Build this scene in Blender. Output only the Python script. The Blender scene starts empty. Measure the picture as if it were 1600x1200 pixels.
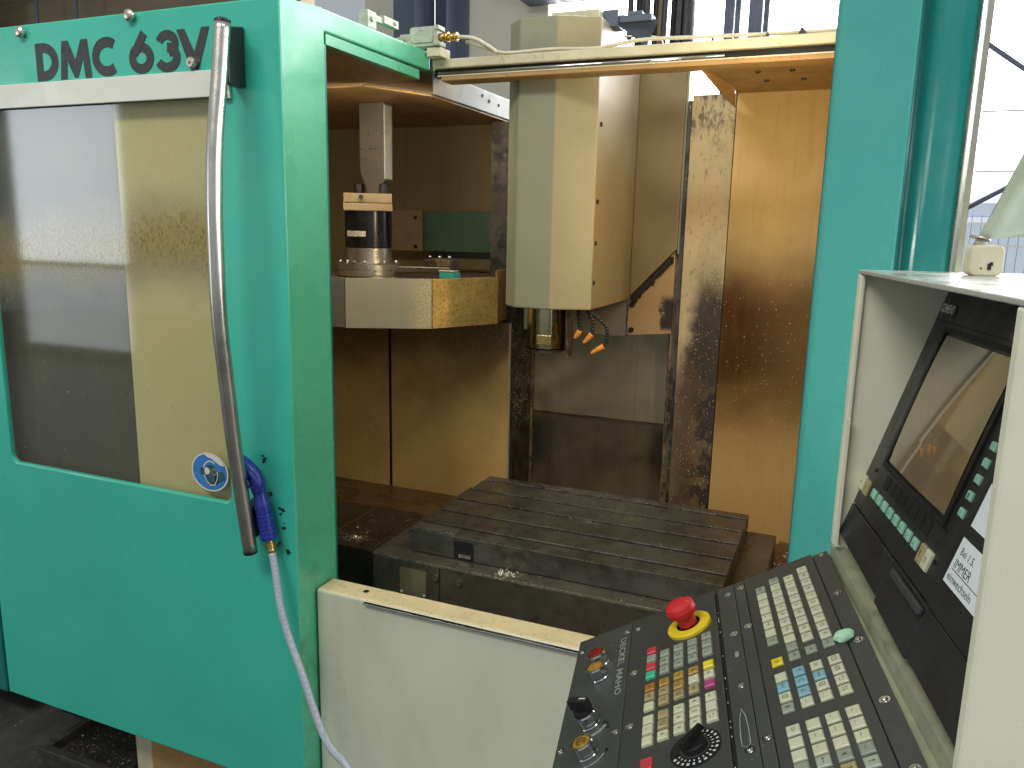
import bpy, math, random
from mathutils import Matrix, Vector
random.seed(7)
PI = math.pi
C = bpy.context.scene.collection
scene = bpy.context.scene

# ------------------------------------------------------------------ camera
cam_d = bpy.data.cameras.new("camera")
cam_d.sensor_width = 36.0
cam_d.lens = 36.0 * 1232.9 / 1600.0
cam_d.clip_end = 200.0
cam_d.clip_start = 0.02
cam = bpy.data.objects.new("camera", cam_d)
C.objects.link(cam)
yaw, pitch, roll = -0.39526, -0.19215, 0.0208
fwd = Vector((math.sin(yaw) * math.cos(pitch), math.cos(yaw) * math.cos(pitch), math.sin(pitch)))
rt = Vector((math.cos(yaw), -math.sin(yaw), 0))
up = rt.cross(fwd)
rt2 = rt * math.cos(roll) + up * math.sin(roll)
up2 = -rt * math.sin(roll) + up * math.cos(roll)
cm = Matrix((rt2, up2, -fwd)).transposed().to_4x4()
cm.translation = (0, 0, 1.62)
cam.matrix_world = cm
scene.camera = cam

# ------------------------------------------------------------------ world, lamps, exposure
world = bpy.data.worlds.new("World")
scene.world = world
world.use_nodes = True
bg = world.node_tree.nodes["Background"]
bg.inputs[0].default_value = (0.86, 0.93, 1.0, 1)
bg.inputs[1].default_value = 0.25
scene.view_settings.view_transform = 'Standard'
scene.view_settings.look = 'None'
scene.view_settings.exposure = 0.8
scene.view_settings.gamma = 1.0
scene.cycles.use_denoising = True


def area_lamp(name, loc, target, sx, sy, power, col):
    d = bpy.data.lights.new(name, 'AREA')
    d.shape = 'RECTANGLE'
    d.size = sx
    d.size_y = sy
    d.energy = power
    d.color = col
    o = bpy.data.objects.new(name, d)
    C.objects.link(o)
    o.location = loc
    o.rotation_euler = (Vector(target) - Vector(loc)).to_track_quat('-Z', 'Y').to_euler()
    return o


area_lamp("hall_ceiling_light", (-1.6, -1.6, 4.6), (-1.2, 1.6, 1.0), 2.4, 0.7, 66, (1.0, 0.98, 0.92))
area_lamp("hall_ceiling_light", (1.2, 0.2, 4.6), (0.2, 1.4, 0.8), 2.0, 0.6, 13, (1.0, 0.98, 0.92))
area_lamp("gate_and_fill_light", (-8.4, -4.0, 2.15), (-8.4, 0.0, 2.15), 1.75, 2.0, 50, (0.88, 0.95, 1.0))
area_lamp("hall_window_light", (5.0, 0.9, 2.2), (-1.0, 1.4, 1.1), 2.6, 2.2, 92, (0.80, 0.90, 1.0))
area_lamp("gate_and_fill_light", (-8.4, -4.0, 0.62), (-8.4, 0.0, 0.62), 1.75, 0.95, 9, (0.88, 0.95, 1.0))  # added lamp, unseen; fills the grey lower part of the pane reflection
area_lamp("work_and_fill_light", (-1.25, 1.80, 1.94), (-1.38, 2.25, 1.3), 0.40, 0.06, 1.35, (1.0, 0.84, 0.60))  # added fill lamp, unseen; brightens the magazine and rear wall
area_lamp("work_and_fill_light", (-0.10, 1.62, 1.80), (-0.75, 2.35, 1.35), 0.06, 0.40, 2.3, (1.0, 0.80, 0.52))


# ------------------------------------------------------------------ node helpers
class NT:
    def __init__(self, name):
        self.m = bpy.data.materials.new(name)
        self.m.use_nodes = True
        self.t = self.m.node_tree
        self.n = self.t.nodes
        self.p = self.n["Principled BSDF"]
        self.out = self.n["Material Output"]
        self.geo = self.n.new("ShaderNodeNewGeometry")
        self.tc = self.n.new("ShaderNodeTexCoord")
        self._xyz = None

    def link(self, a, b):
        self.t.links.new(a, b)

    def put(self, sock, v):
        if hasattr(v, "is_output"):
            self.link(v, sock)
        elif isinstance(v, (tuple, list)) and len(v) == 3 and sock.type == 'RGBA':
            sock.default_value = (*v, 1)
        else:
            sock.default_value = v

    def math(self, op, a, b=0.0, clamp=False):
        n = self.n.new("ShaderNodeMath")
        n.operation = op
        n.use_clamp = clamp
        self.put(n.inputs[0], a)
        self.put(n.inputs[1], b)
        return n.outputs[0]

    def rng(self, v, a, b, c=0.0, d=1.0):
        """smooth step from c (at v = a) to d (at v = b); a may exceed b"""
        n = self.n.new("ShaderNodeMapRange")
        n.interpolation_type = 'SMOOTHSTEP'
        self.put(n.inputs[0], v)
        lo, hi = min(a, b), max(a, b)
        for i, q in enumerate((lo, hi, 0.0, 1.0)):
            n.inputs[1 + i].default_value = q
        o = n.outputs[0]
        if a > b:
            c, d = d, c
        if (c, d) != (0.0, 1.0):
            o = self.math('ADD', self.math('MULTIPLY', o, d - c), c)
        return o

    def xyz(self):
        if not self._xyz:
            n = self.n.new("ShaderNodeSeparateXYZ")
            self.link(self.geo.outputs["Position"], n.inputs[0])
            self._xyz = n.outputs
        return self._xyz

    def noise(self, scale, detail=3.0, rough=0.55, stretch=None):
        n = self.n.new("ShaderNodeTexNoise")
        n.inputs["Scale"].default_value = scale
        n.inputs["Detail"].default_value = detail
        n.inputs["Roughness"].default_value = rough
        src = self.geo.outputs["Position"]
        if stretch:
            mp = self.n.new("ShaderNodeMapping")
            mp.inputs["Scale"].default_value = stretch
            self.link(src, mp.inputs[0])
            src = mp.outputs[0]
        self.link(src, n.inputs["Vector"])
        return n.outputs["Fac"]

    def mix(self, fac, a, b, mode='MIX'):
        n = self.n.new("ShaderNodeMix")
        n.data_type = 'RGBA'
        n.blend_type = mode
        self.put(n.inputs[0], fac)
        self.put(n.inputs[6], a)
        self.put(n.inputs[7], b)
        return n.outputs[2]

    def bump(self, h, strength, dist=0.002):
        n = self.n.new("ShaderNodeBump")
        n.inputs["Strength"].default_value = strength
        n.inputs["Distance"].default_value = dist
        self.link(h, n.inputs["Height"])
        self.link(n.outputs[0], self.p.inputs["Normal"])


def paint(name, col, rough=0.4, metal=0.0, var=0.12, vscale=3.0, peel=0.0, peel_scale=420.0,
          speck=None, dirt=None, streak=None, extra=None, rvar=0.12, spec=0.5):
    """painted or plastic surface: colour drift, roughness drift, orange peel, specks, dirt patches"""
    t = NT(name)
    n1 = t.noise(vscale, 4)
    f = t.rng(n1, 0.3, 0.7)
    dark = tuple(c * (1 - var) for c in col)
    lite = tuple(min(1, c * (1 + var * 0.7)) for c in col)
    c = t.mix(f, dark, lite)
    if streak:
        amt, scol, st = streak
        s = t.rng(t.noise(1.0, 5, 0.6, st), 0.5, 0.75)
        c = t.mix(t.math('MULTIPLY', s, amt), c, scol)
    if dirt:
        sc, lo, hi, dcol, amt = dirt
        s = t.rng(t.noise(sc, 6, 0.65), lo, hi)
        c = t.mix(t.math('MULTIPLY', s, amt), c, dcol)
    if extra:
        c = extra(t, c)
    if speck:
        sc, lo, hi, scol, amt = speck
        s = t.rng(t.noise(sc, 2, 0.5), lo, hi)
        c = t.mix(t.math('MULTIPLY', s, amt), c, scol)
    t.put(t.p.inputs["Base Color"], c)
    r = t.rng(t.noise(vscale * 4, 3), 0.3, 0.7, max(0.03, rough - rvar), rough + rvar)
    t.put(t.p.inputs["Roughness"], r)
    t.p.inputs["Metallic"].default_value = metal
    t.p.inputs["Specular IOR Level"].default_value = spec
    if peel:
        t.bump(t.noise(peel_scale, 1.0), peel)
    return t.m


# ------------------------------------------------------------------ materials
TEAL = (0.042, 0.455, 0.32)
M_TEAL = paint("teal_paint", TEAL, 0.36, var=0.07, vscale=1.6, peel=0.12, peel_scale=260,
               speck=(95, 0.76, 0.80, (0.02, 0.06, 0.04), 0.7))


def teal_edge(t, c):
    x, y, z = t.xyz()
    m = t.math('MULTIPLY', t.rng(z, 1.30, 1.15), t.rng(t.noise(150, 4, 0.7), 0.56, 0.64))
    c = t.mix(t.math('MULTIPLY', m, 0.25), c, (0.02, 0.03, 0.02))
    g = t.math('MULTIPLY', t.rng(z, 1.05, 0.78), t.rng(t.noise(14, 5, 0.6), 0.42, 0.68))
    return t.mix(t.math('MULTIPLY', g, 0.55), c, (0.10, 0.16, 0.06))


M_TEAL_JAMB = paint("teal_worn_warm_lit", (0.090, 0.46, 0.265), 0.27, var=0.08, vscale=2.5, peel=0.12, peel_scale=260,  # greener base carries the warm reflection on this side; specks are wear
                    extra=teal_edge, speck=(120, 0.73, 0.78, (0.03, 0.05, 0.03), 0.7))
M_TEAL_POST = paint("teal_post_paint", (0.066, 0.375, 0.32), 0.33, var=0.07, vscale=1.6, peel=0.12, peel_scale=260)
M_TEAL_DARK = paint("dark_teal_paint", (0.010, 0.17, 0.145), 0.28, var=0.06, peel=0.06)
M_CREAM = paint("cream_paint", (0.60, 0.585, 0.45), 0.42, var=0.06, vscale=2.0, peel=0.05,
                speck=(60, 0.745, 0.775, (0.06, 0.055, 0.04), 0.9))


def panel_scuff(t, c):
    s = t.rng(t.noise(1.0, 4, 0.6, (14, 14, 60)), 0.70, 0.76)
    c = t.mix(t.math('MULTIPLY', s, 0.5), c, (0.10, 0.10, 0.09))
    x, y, z = t.xyz()
    g = t.math('MULTIPLY', t.rng(t.noise(5, 5, 0.6, (1, 1, 0.35)), 0.42, 0.72), 0.5)
    return t.mix(g, c, (0.46, 0.45, 0.31))


M_CREAM_FRONT = paint("cream_front_paint", (0.60, 0.60, 0.47), 0.38, var=0.05, vscale=1.5, peel=0.04,
                      extra=panel_scuff, speck=(70, 0.775, 0.80, (0.05, 0.05, 0.04), 0.9))
M_CREAM_LEDGE = paint("cream_oily_paint", (0.66, 0.56, 0.32), 0.35, var=0.10, vscale=10,
                      speck=(170, 0.66, 0.71, (0.10, 0.07, 0.03), 0.85))
M_CREAM_RAIL = paint("cream_rail_paint", (0.60, 0.55, 0.36), 0.5, var=0.12, vscale=9, peel=0.06,
                     dirt=(30, 0.55, 0.75, (0.20, 0.15, 0.07), 0.5), speck=(140, 0.68, 0.73, (0.12, 0.09, 0.04), 0.7))
M_ROOF = paint("roof_sheet_grey", (0.46, 0.46, 0.42), 0.35, var=0.06)
M_LINING_DARK = paint('lining_in_shade', (0.10, 0.060, 0.022), 0.5, var=0.15, vscale=6)  # dark brown stands in for shade on the roof slab's end faces
M_DUCT = paint("duct_grey", (0.13, 0.118, 0.092), 0.45, var=0.12, vscale=6)
M_DEPTH_SHADE = paint("dark_depth_sheet", (0.045, 0.046, 0.044), 0.5, var=0.15)  # dark colour stands in for the unlit depth behind the pane
M_INNER = paint("inner_cream_sheet", (0.62, 0.58, 0.36), 0.55, var=0.06)
M_LINING = paint("oil_lining", (0.36, 0.215, 0.075), 0.45, var=0.15, vscale=6)
M_WHITE_BAR = paint("offwhite_paint", (0.68, 0.68, 0.60), 0.4, var=0.05, vscale=6)
M_PENDANT = paint("pendant_cream_paint", (0.80, 0.78, 0.60), 0.45, var=0.05, vscale=3, peel=0.08, peel_scale=500)
M_PENDANT_TOP = paint("pendant_top_paint", (0.46, 0.46, 0.42), 0.22, var=0.05, vscale=3, peel=0.04, peel_scale=500,
                      dirt=(8, 0.55, 0.75, (0.40, 0.37, 0.28), 0.35))
M_GUTTER = paint("gutter_paint", (0.36, 0.37, 0.24), 0.5, var=0.14, vscale=14, dirt=(20, 0.5, 0.75, (0.16, 0.16, 0.09), 0.6))


def oil_wall(t, c):
    x, y, z = t.xyz()
    wob = t.math('MULTIPLY', t.math('SUBTRACT', t.noise(4, 5, 0.6), 0.5), 0.20)
    zz = t.math('ADD', z, wob)
    gold = t.rng(t.noise(3.0, 4, 0.6), 0.3, 0.7)
    c = t.mix(t.math('MULTIPLY', gold, 0.3), c, (0.58, 0.36, 0.12))
    band = t.math('MULTIPLY', t.rng(zz, 1.80, 1.40), t.rng(zz, 0.84, 1.20))
    left = t.rng(x, -0.06, -0.30, 0.86, 1.0)
    c = t.mix(t.math('MULTIPLY', t.math('MULTIPLY', band, left), 0.98), c, (0.050, 0.018, 0.002))
    low = t.rng(zz, 1.25, 0.85)
    c = t.mix(t.math('MULTIPLY', low, 0.55), c, (0.36, 0.21, 0.055))
    run = t.rng(t.noise(1.0, 5, 0.65, (60, 60, 5)), 0.45, 0.75)
    c = t.mix(t.math('MULTIPLY', run, 0.16), c, (0.22, 0.11, 0.03))
    s2 = t.rng(t.noise(170, 2), 0.70, 0.75)
    return t.mix(t.math('MULTIPLY', s2, 0.6), c, (0.80, 0.62, 0.30))


M_OIL_WALL = paint("oil_stained_wall", (0.62, 0.44, 0.19), 0.42, var=0.04, vscale=4, extra=oil_wall,
                   speck=(190, 0.68, 0.74, (0.10, 0.05, 0.01), 0.8), spec=0.08)


def oil_shade_left(t, c):
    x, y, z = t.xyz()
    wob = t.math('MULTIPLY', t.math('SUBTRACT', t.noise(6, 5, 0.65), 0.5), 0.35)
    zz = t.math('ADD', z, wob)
    drum_shade = t.rng(zz, 1.00, 1.30)  # cast shadow of the magazine, painted as a darker upper part
    c = t.mix(t.math('MULTIPLY', drum_shade, 0.75), c, (0.13, 0.065, 0.018))
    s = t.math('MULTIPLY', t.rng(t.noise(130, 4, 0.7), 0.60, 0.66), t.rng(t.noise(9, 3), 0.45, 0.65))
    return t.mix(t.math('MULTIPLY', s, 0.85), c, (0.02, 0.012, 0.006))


M_OIL_LEFT = paint("oil_brown_shaded_panel", (0.86, 0.57, 0.20), 0.45, var=0.08, vscale=4, extra=oil_shade_left)
M_OIL_UNDER = paint("oil_underside", (0.40, 0.235, 0.08), 0.45, var=0.15, vscale=6,
                    speck=(150, 0.66, 0.72, (0.10, 0.05, 0.02), 0.7))


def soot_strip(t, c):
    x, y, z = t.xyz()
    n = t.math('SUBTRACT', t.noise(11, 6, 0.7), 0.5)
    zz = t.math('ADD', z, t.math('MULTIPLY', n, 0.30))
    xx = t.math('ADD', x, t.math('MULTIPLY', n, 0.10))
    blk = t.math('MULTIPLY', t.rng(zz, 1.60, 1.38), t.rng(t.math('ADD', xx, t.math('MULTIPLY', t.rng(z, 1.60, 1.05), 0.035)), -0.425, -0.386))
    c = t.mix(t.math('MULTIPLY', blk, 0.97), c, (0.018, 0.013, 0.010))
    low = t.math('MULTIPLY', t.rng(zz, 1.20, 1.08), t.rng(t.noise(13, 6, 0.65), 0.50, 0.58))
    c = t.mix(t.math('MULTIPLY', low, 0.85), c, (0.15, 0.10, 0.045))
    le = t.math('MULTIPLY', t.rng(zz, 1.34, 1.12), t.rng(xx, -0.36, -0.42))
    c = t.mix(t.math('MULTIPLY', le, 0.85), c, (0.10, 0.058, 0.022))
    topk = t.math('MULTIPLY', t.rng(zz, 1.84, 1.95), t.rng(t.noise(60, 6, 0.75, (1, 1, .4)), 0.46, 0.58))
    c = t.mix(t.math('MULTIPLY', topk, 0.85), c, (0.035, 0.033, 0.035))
    fl = t.math('MULTIPLY', t.rng(t.noise(90, 6, 0.8, (1, 1, .35)), 0.56, 0.64), 0.75)
    return t.mix(fl, c, (0.14, 0.09, 0.035))


M_SOOT = paint("soot_stained_strip", (0.46, 0.37, 0.20), 0.5, var=0.1, vscale=8, extra=soot_strip,
               speck=(210, 0.70, 0.75, (0.75, 0.6, 0.35), 0.7))
M_GUIDE = paint("dirty_guide_metal", (0.20, 0.145, 0.08), 0.42, var=0.3, vscale=12,
                dirt=(22, 0.45, 0.62, (0.02, 0.014, 0.01), 0.9), speck=(180, 0.70, 0.75, (0.6, 0.5, 0.3), 0.6))
M_SOOTY = paint("sooty_return", (0.075, 0.07, 0.05), 0.5, var=0.3, vscale=10,
                dirt=(14, 0.42, 0.6, (0.012, 0.010, 0.008), 0.9), speck=(150, 0.69, 0.74, (0.5, 0.42, 0.25), 0.8))
M_STEEL_COVER = paint("brushed_cover_steel", (0.48, 0.405, 0.27), 0.40, metal=0.75, var=0.10, vscale=3,
                      streak=(0.25, (0.22, 0.19, 0.13), (90, 90, 2)))


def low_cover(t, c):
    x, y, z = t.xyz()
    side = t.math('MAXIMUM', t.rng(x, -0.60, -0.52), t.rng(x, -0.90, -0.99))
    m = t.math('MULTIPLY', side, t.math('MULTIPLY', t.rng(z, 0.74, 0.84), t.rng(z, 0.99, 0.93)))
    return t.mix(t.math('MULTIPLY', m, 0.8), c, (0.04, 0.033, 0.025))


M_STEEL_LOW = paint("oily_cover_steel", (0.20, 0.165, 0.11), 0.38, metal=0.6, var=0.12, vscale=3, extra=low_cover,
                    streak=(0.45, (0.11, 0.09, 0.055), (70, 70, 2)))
M_HEAD = paint("head_grey_paint", (0.245, 0.245, 0.155), 0.42, var=0.05, vscale=3, peel=0.05,
               streak=(0.15, (0.25, 0.23, 0.14), (40, 40, 2)), speck=(260, 0.70, 0.75, (0.14, 0.12, 0.07), 0.5))
M_HEAD_WARM = paint("head_lamplit_paint", (0.33, 0.285, 0.155), 0.40, var=0.05, vscale=3, peel=0.05,  # warm lamplight on the right front facet, put into the colour
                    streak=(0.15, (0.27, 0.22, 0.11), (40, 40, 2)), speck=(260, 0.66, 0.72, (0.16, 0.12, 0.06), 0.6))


def head_side(t, c):
    x, y, z = t.xyz()
    m = t.rng(t.math('ADD', z, t.math('MULTIPLY', t.math('SUBTRACT', t.noise(8, 4), 0.5), 0.2)), 1.92, 1.72)
    return t.mix(t.math('MULTIPLY', m, 0.65), c, (0.30, 0.21, 0.055))


M_HEAD_SIDE = paint("head_side_paint", (0.36, 0.32, 0.22), 0.36, rvar=0.03, var=0.05, vscale=4, peel=0.04, extra=head_side,  # yellower towards the bottom, paler at the top
                    streak=(0.08, (0.28, 0.20, 0.07), (50, 50, 1.5)), speck=(280, 0.72, 0.77, (0.20, 0.15, 0.07), 0.4))
M_HEAD_REAR = paint("head_rear_paint", (0.215, 0.165, 0.075), 0.45, var=0.1, vscale=5,
                    streak=(0.3, (0.25, 0.20, 0.10), (50, 50, 2)), speck=(240, 0.64, 0.70, (0.16, 0.12, 0.06), 0.6))
M_CARR_GREY = paint("carriage_grey", (0.26, 0.23, 0.17), 0.4, var=0.1, vscale=4)


def carr_black(t, c):
    x, y, z = t.xyz()
    n = t.math('MULTIPLY', t.math('SUBTRACT', t.noise(40, 6, 0.75), 0.5), 0.07)
    xx = t.math('ADD', x, n)
    m = t.math('MULTIPLY', t.rng(xx, -0.528, -0.515), t.math('MULTIPLY', t.rng(z, 1.315, 1.335), t.rng(z, 1.44, 1.41)))
    return t.mix(t.math('MULTIPLY', m, 0.96), c, (0.014, 0.011, 0.009))


M_CARR_TAN = paint("carriage_tan", (0.42, 0.28, 0.125), 0.42, var=0.1, vscale=5, extra=carr_black)
M_TABLE = paint("oiled_cast_iron", (0.165, 0.158, 0.138), 0.33, metal=0.75, var=0.25, vscale=7,
                dirt=(18, 0.48, 0.7, (0.09, 0.078, 0.058), 0.6), streak=(0.4, (0.30, 0.28, 0.24), (4, 150, 60)),
                speck=(260, 0.66, 0.72, (0.28, 0.25, 0.2), 0.6))
M_TABLE_SIDE = paint("ground_table_side", (0.24, 0.225, 0.19), 0.33, metal=0.75, var=0.2, vscale=6,
                     dirt=(12, 0.5, 0.7, (0.06, 0.05, 0.04), 0.7))
M_APRON = paint("apron_steel", (0.125, 0.11, 0.085), 0.34, metal=0.5, var=0.2, vscale=6,
                dirt=(20, 0.5, 0.7, (0.04, 0.032, 0.022), 0.7))
M_EDGE = paint("worn_bright_edge", (0.52, 0.50, 0.43), 0.3, metal=0.9, var=0.2, vscale=30)
M_COVER = paint("dark_way_cover", (0.045, 0.036, 0.026), 0.33, metal=0.3, var=0.3, vscale=9,
                dirt=(25, 0.5, 0.7, (0.09, 0.05, 0.02), 0.5), speck=(120, 0.72, 0.76, (0.4, 0.36, 0.28), 0.8))
M_BROWN_FLOOR = paint("oily_brown_sheet", (0.13, 0.070, 0.026), 0.3, var=0.2, vscale=6,
                      dirt=(14, 0.5, 0.7, (0.05, 0.03, 0.012), 0.7), speck=(140, 0.72, 0.76, (0.5, 0.42, 0.28), 0.8))
M_DARK_INT = paint("dark_inner_sheet", (0.19, 0.15, 0.085), 0.5, var=0.2, vscale=4, streak=(0.4, (0.05, 0.04, 0.02), (30, 30, 2)))
M_INT_WALL = paint("inner_grey_sheet", (0.30, 0.24, 0.125), 0.5, var=0.12, vscale=3, streak=(0.35, (0.14, 0.11, 0.06), (30, 30, 2)),
                   speck=(200, 0.68, 0.74, (0.08, 0.06, 0.03), 0.6))
M_INT_GREEN = paint("inner_green_sheet", (0.11, 0.20, 0.14), 0.4, var=0.15, vscale=6)
M_INT_BEIGE = paint("inner_beige_sheet", (0.42, 0.32, 0.18), 0.5, var=0.15, vscale=8, streak=(0.3, (0.25, 0.18, 0.09), (50, 50, 4)))
M_MAG_GREY = paint("magazine_grey_cover", (0.27, 0.26, 0.205), 0.45, var=0.05, vscale=4, speck=(330, 0.72, 0.76, (0.75, 0.65, 0.42), 0.4))


def mag_gold(t, c):
    n = t.rng(t.noise(120, 5, 0.75), 0.48, 0.60)
    c = t.mix(t.math('MULTIPLY', n, 0.6), c, (0.30, 0.15, 0.03))
    s = t.rng(t.noise(240, 3, 0.7), 0.64, 0.70)
    return t.mix(t.math('MULTIPLY', s, 0.7), c, (0.85, 0.72, 0.40))


M_MAG_GOLD = paint("magazine_lamplit_cover", (0.74, 0.49, 0.14), 0.28, var=0.15, vscale=9, extra=mag_gold)  # gold base carries the warm lamplight on this facet; specks are chips


def mag_edge(t, c):
    x, y, z = t.xyz()
    m = t.math('MULTIPLY', t.rng(x, -1.19, -1.125), t.rng(t.noise(210, 4, 0.7), 0.46, 0.52))
    return t.mix(t.math('MULTIPLY', m, 0.85), c, (0.72, 0.58, 0.30))


M_MAG_FRONT = paint("magazine_front_cover", (0.40, 0.385, 0.27), 0.42, var=0.05, vscale=4, extra=mag_edge,
                    speck=(330, 0.74, 0.78, (0.75, 0.65, 0.42), 0.4))
M_CHROME = paint("chrome", (0.62, 0.62, 0.60), 0.14, metal=1.0, var=0.05, vscale=20, rvar=0.05)
M_STEEL_TUBE = paint("brushed_steel_tube", (0.64, 0.60, 0.53), 0.30, metal=1.0, var=0.06, vscale=5, rvar=0.05,
                     streak=(0.2, (0.45, 0.40, 0.34), (300, 300, 3)))
M_ALU = paint("aluminium", (0.62, 0.57, 0.46), 0.30, metal=0.9, var=0.05, vscale=15, rvar=0.03)
M_BRASS = paint("brass", (0.62, 0.42, 0.14), 0.28, metal=0.9, var=0.15, vscale=40)
M_SPINDLE = paint("oily_spindle_steel", (0.42, 0.36, 0.22), 0.17, metal=1.0, var=0.15, vscale=14, rvar=0.06)
M_BLACK = paint("black_plastic", (0.012, 0.012, 0.012), 0.35, var=0.1)
M_BLACK_GLOSS = paint("black_motor_paint", (0.010, 0.010, 0.011), 0.25, var=0.1)
M_RUBBER = paint("black_cable_rubber", (0.018, 0.016, 0.018), 0.5, var=0.2, vscale=20, dirt=(15, 0.5, 0.7, (0.08, 0.06, 0.05), 0.5))
M_CONSOLE = paint("anthracite_panel", (0.042, 0.044, 0.040), 0.40, var=0.10, vscale=5, peel=0.10, peel_scale=900,
                  speck=(150, 0.755, 0.79, (0.30, 0.30, 0.28), 0.7), rvar=0.06)
M_CONSOLE2 = paint("anthracite_foil", (0.050, 0.055, 0.050), 0.36, var=0.10, vscale=5, peel=0.08, peel_scale=900,
                   speck=(130, 0.75, 0.79, (0.30, 0.30, 0.28), 0.7), rvar=0.06)
M_SCREEN_PANEL = paint("dark_screen_frame", (0.022, 0.023, 0.024), 0.36, var=0.08, vscale=6, peel=0.05, peel_scale=900)
M_SEAM = paint("dark_seam", (0.006, 0.006, 0.006), 0.6)
M_INK = paint("dark_print", (0.05, 0.05, 0.045), 0.6)
M_LETTER = paint("dark_letter_film", (0.030, 0.030, 0.030), 0.5, var=0.3, vscale=60, speck=(240, 0.62, 0.7, (0.06, 0.09, 0.08), 0.6))
M_WHITE_PRINT = paint("white_print", (0.62, 0.63, 0.60), 0.5)
M_FADED_PRINT = paint("faded_print", (0.26, 0.27, 0.26), 0.5, var=0.35, vscale=70)
M_PAPER = paint("paper", (0.72, 0.76, 0.76), 0.7, var=0.03)
M_PEN = paint("pen_ink", (0.06, 0.06, 0.07), 0.6)
M_STICK_BLUE = paint("sticker_blue", (0.035, 0.19, 0.50), 0.4, var=0.12, vscale=30)
M_STICK_WHITE = paint("sticker_white", (0.70, 0.70, 0.60), 0.45)
M_STICK_DARK = paint("sticker_dark", (0.025, 0.09, 0.11), 0.45, var=0.3, vscale=60)
M_STICK_OLIVE = paint("sticker_worn", (0.20, 0.19, 0.10), 0.45, var=0.3, vscale=60)
M_GUN = paint("blue_plastic", (0.020, 0.034, 0.27), 0.30, var=0.15, vscale=30, dirt=(40, 0.55, 0.75, (0.012, 0.01, 0.06), 0.7))
M_ORANGE = paint("orange_nozzle_plastic", (0.75, 0.27, 0.035), 0.4, var=0.12, vscale=60)
M_PUTTY = paint("pale_green_putty", (0.42, 0.72, 0.48), 0.6, var=0.15, vscale=80)
M_RED = paint("red_plastic", (0.55, 0.018, 0.02), 0.35)
M_YELLOW = paint("yellow_plastic", (0.75, 0.56, 0.02), 0.4)
M_AMBER = paint("amber_lens", (0.34, 0.19, 0.025), 0.22, var=0.15, vscale=90)
M_REDLENS = paint("dark_red_lens", (0.22, 0.012, 0.015), 0.2, var=0.15, vscale=90)
M_SWITCH = paint("pale_green_switch_paint", (0.42, 0.47, 0.36), 0.45, var=0.15, vscale=40, dirt=(60, 0.5, 0.7, (0.22, 0.22, 0.13), 0.6))
M_CHIP = paint("bright_metal_chip", (0.85, 0.80, 0.66), 0.25, metal=0.35, var=0.2, vscale=60)
M_CHIP_DARK = paint("brown_metal_chip", (0.20, 0.12, 0.05), 0.45, metal=0.4, var=0.4, vscale=90)
M_BLACKCHIP = paint("black_swarf", (0.012, 0.010, 0.008), 0.6)
M_FLOOR = paint("hall_floor", (0.050, 0.050, 0.044), 0.6, var=0.2, vscale=5, speck=(70, 0.74, 0.78, (0.25, 0.25, 0.2), 0.7),
                dirt=(4, 0.45, 0.7, (0.025, 0.025, 0.02), 0.7))
M_TRAY = paint("dirty_tray", (0.030, 0.027, 0.022), 0.5, var=0.3, vscale=14, dirt=(30, 0.5, 0.7, (0.08, 0.065, 0.05), 0.6))
M_TAN = paint("hall_tan_paint", (0.43, 0.37, 0.26), 0.7, var=0.06)
M_TAN2 = paint("hall_pale_paint", (0.55, 0.50, 0.40), 0.7, var=0.06)
M_BROWNWALL = paint("hall_brown_wall", (0.20, 0.15, 0.09), 0.7, var=0.2, vscale=0.8, streak=(0.4, (0.12, 0.09, 0.05), (0.5, 2, 6)))
M_BLUESTEEL = paint("hall_blue_steel", (0.075, 0.095, 0.13), 0.5, var=0.12, vscale=3)
M_MULLION = paint("window_mullion", (0.12, 0.13, 0.19), 0.5)
M_FABRIC = paint("pale_green_fabric", (0.45, 0.50, 0.38), 0.8, var=0.12, vscale=14, peel=0.3, peel_scale=160)
M_BEIGE_PLASTIC = paint("beige_plastic", (0.62, 0.57, 0.40), 0.4, var=0.08, vscale=30)
M_BONE = paint("putty_knob", (0.42, 0.38, 0.31), 0.45)
M_HOSE = None

_t = NT("braided_hose")
_w = _t.n.new("ShaderNodeTexChecker")
_w.inputs["Scale"].default_value = 330
_t.link(_t.geo.outputs["Position"], _w.inputs[0])
_t.put(_t.p.inputs["Base Color"], _t.mix(_w.outputs["Fac"], (0.50, 0.55, 0.60), (0.30, 0.34, 0.37)))
_t.p.inputs["Roughness"].default_value = 0.35
_t.bump(_w.outputs["Fac"], 0.5, 0.001)
M_HOSE = _t.m

# screen glass: strong polish, amber base stands in for the reflected interior
_t = NT("screen_glass")
_t.p.inputs["Base Color"].default_value = (0.21, 0.155, 0.080, 1)
_t.p.inputs["Roughness"].default_value = 0.045
_t.p.inputs["IOR"].default_value = 2.9
M_SCREEN = _t.m

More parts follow.
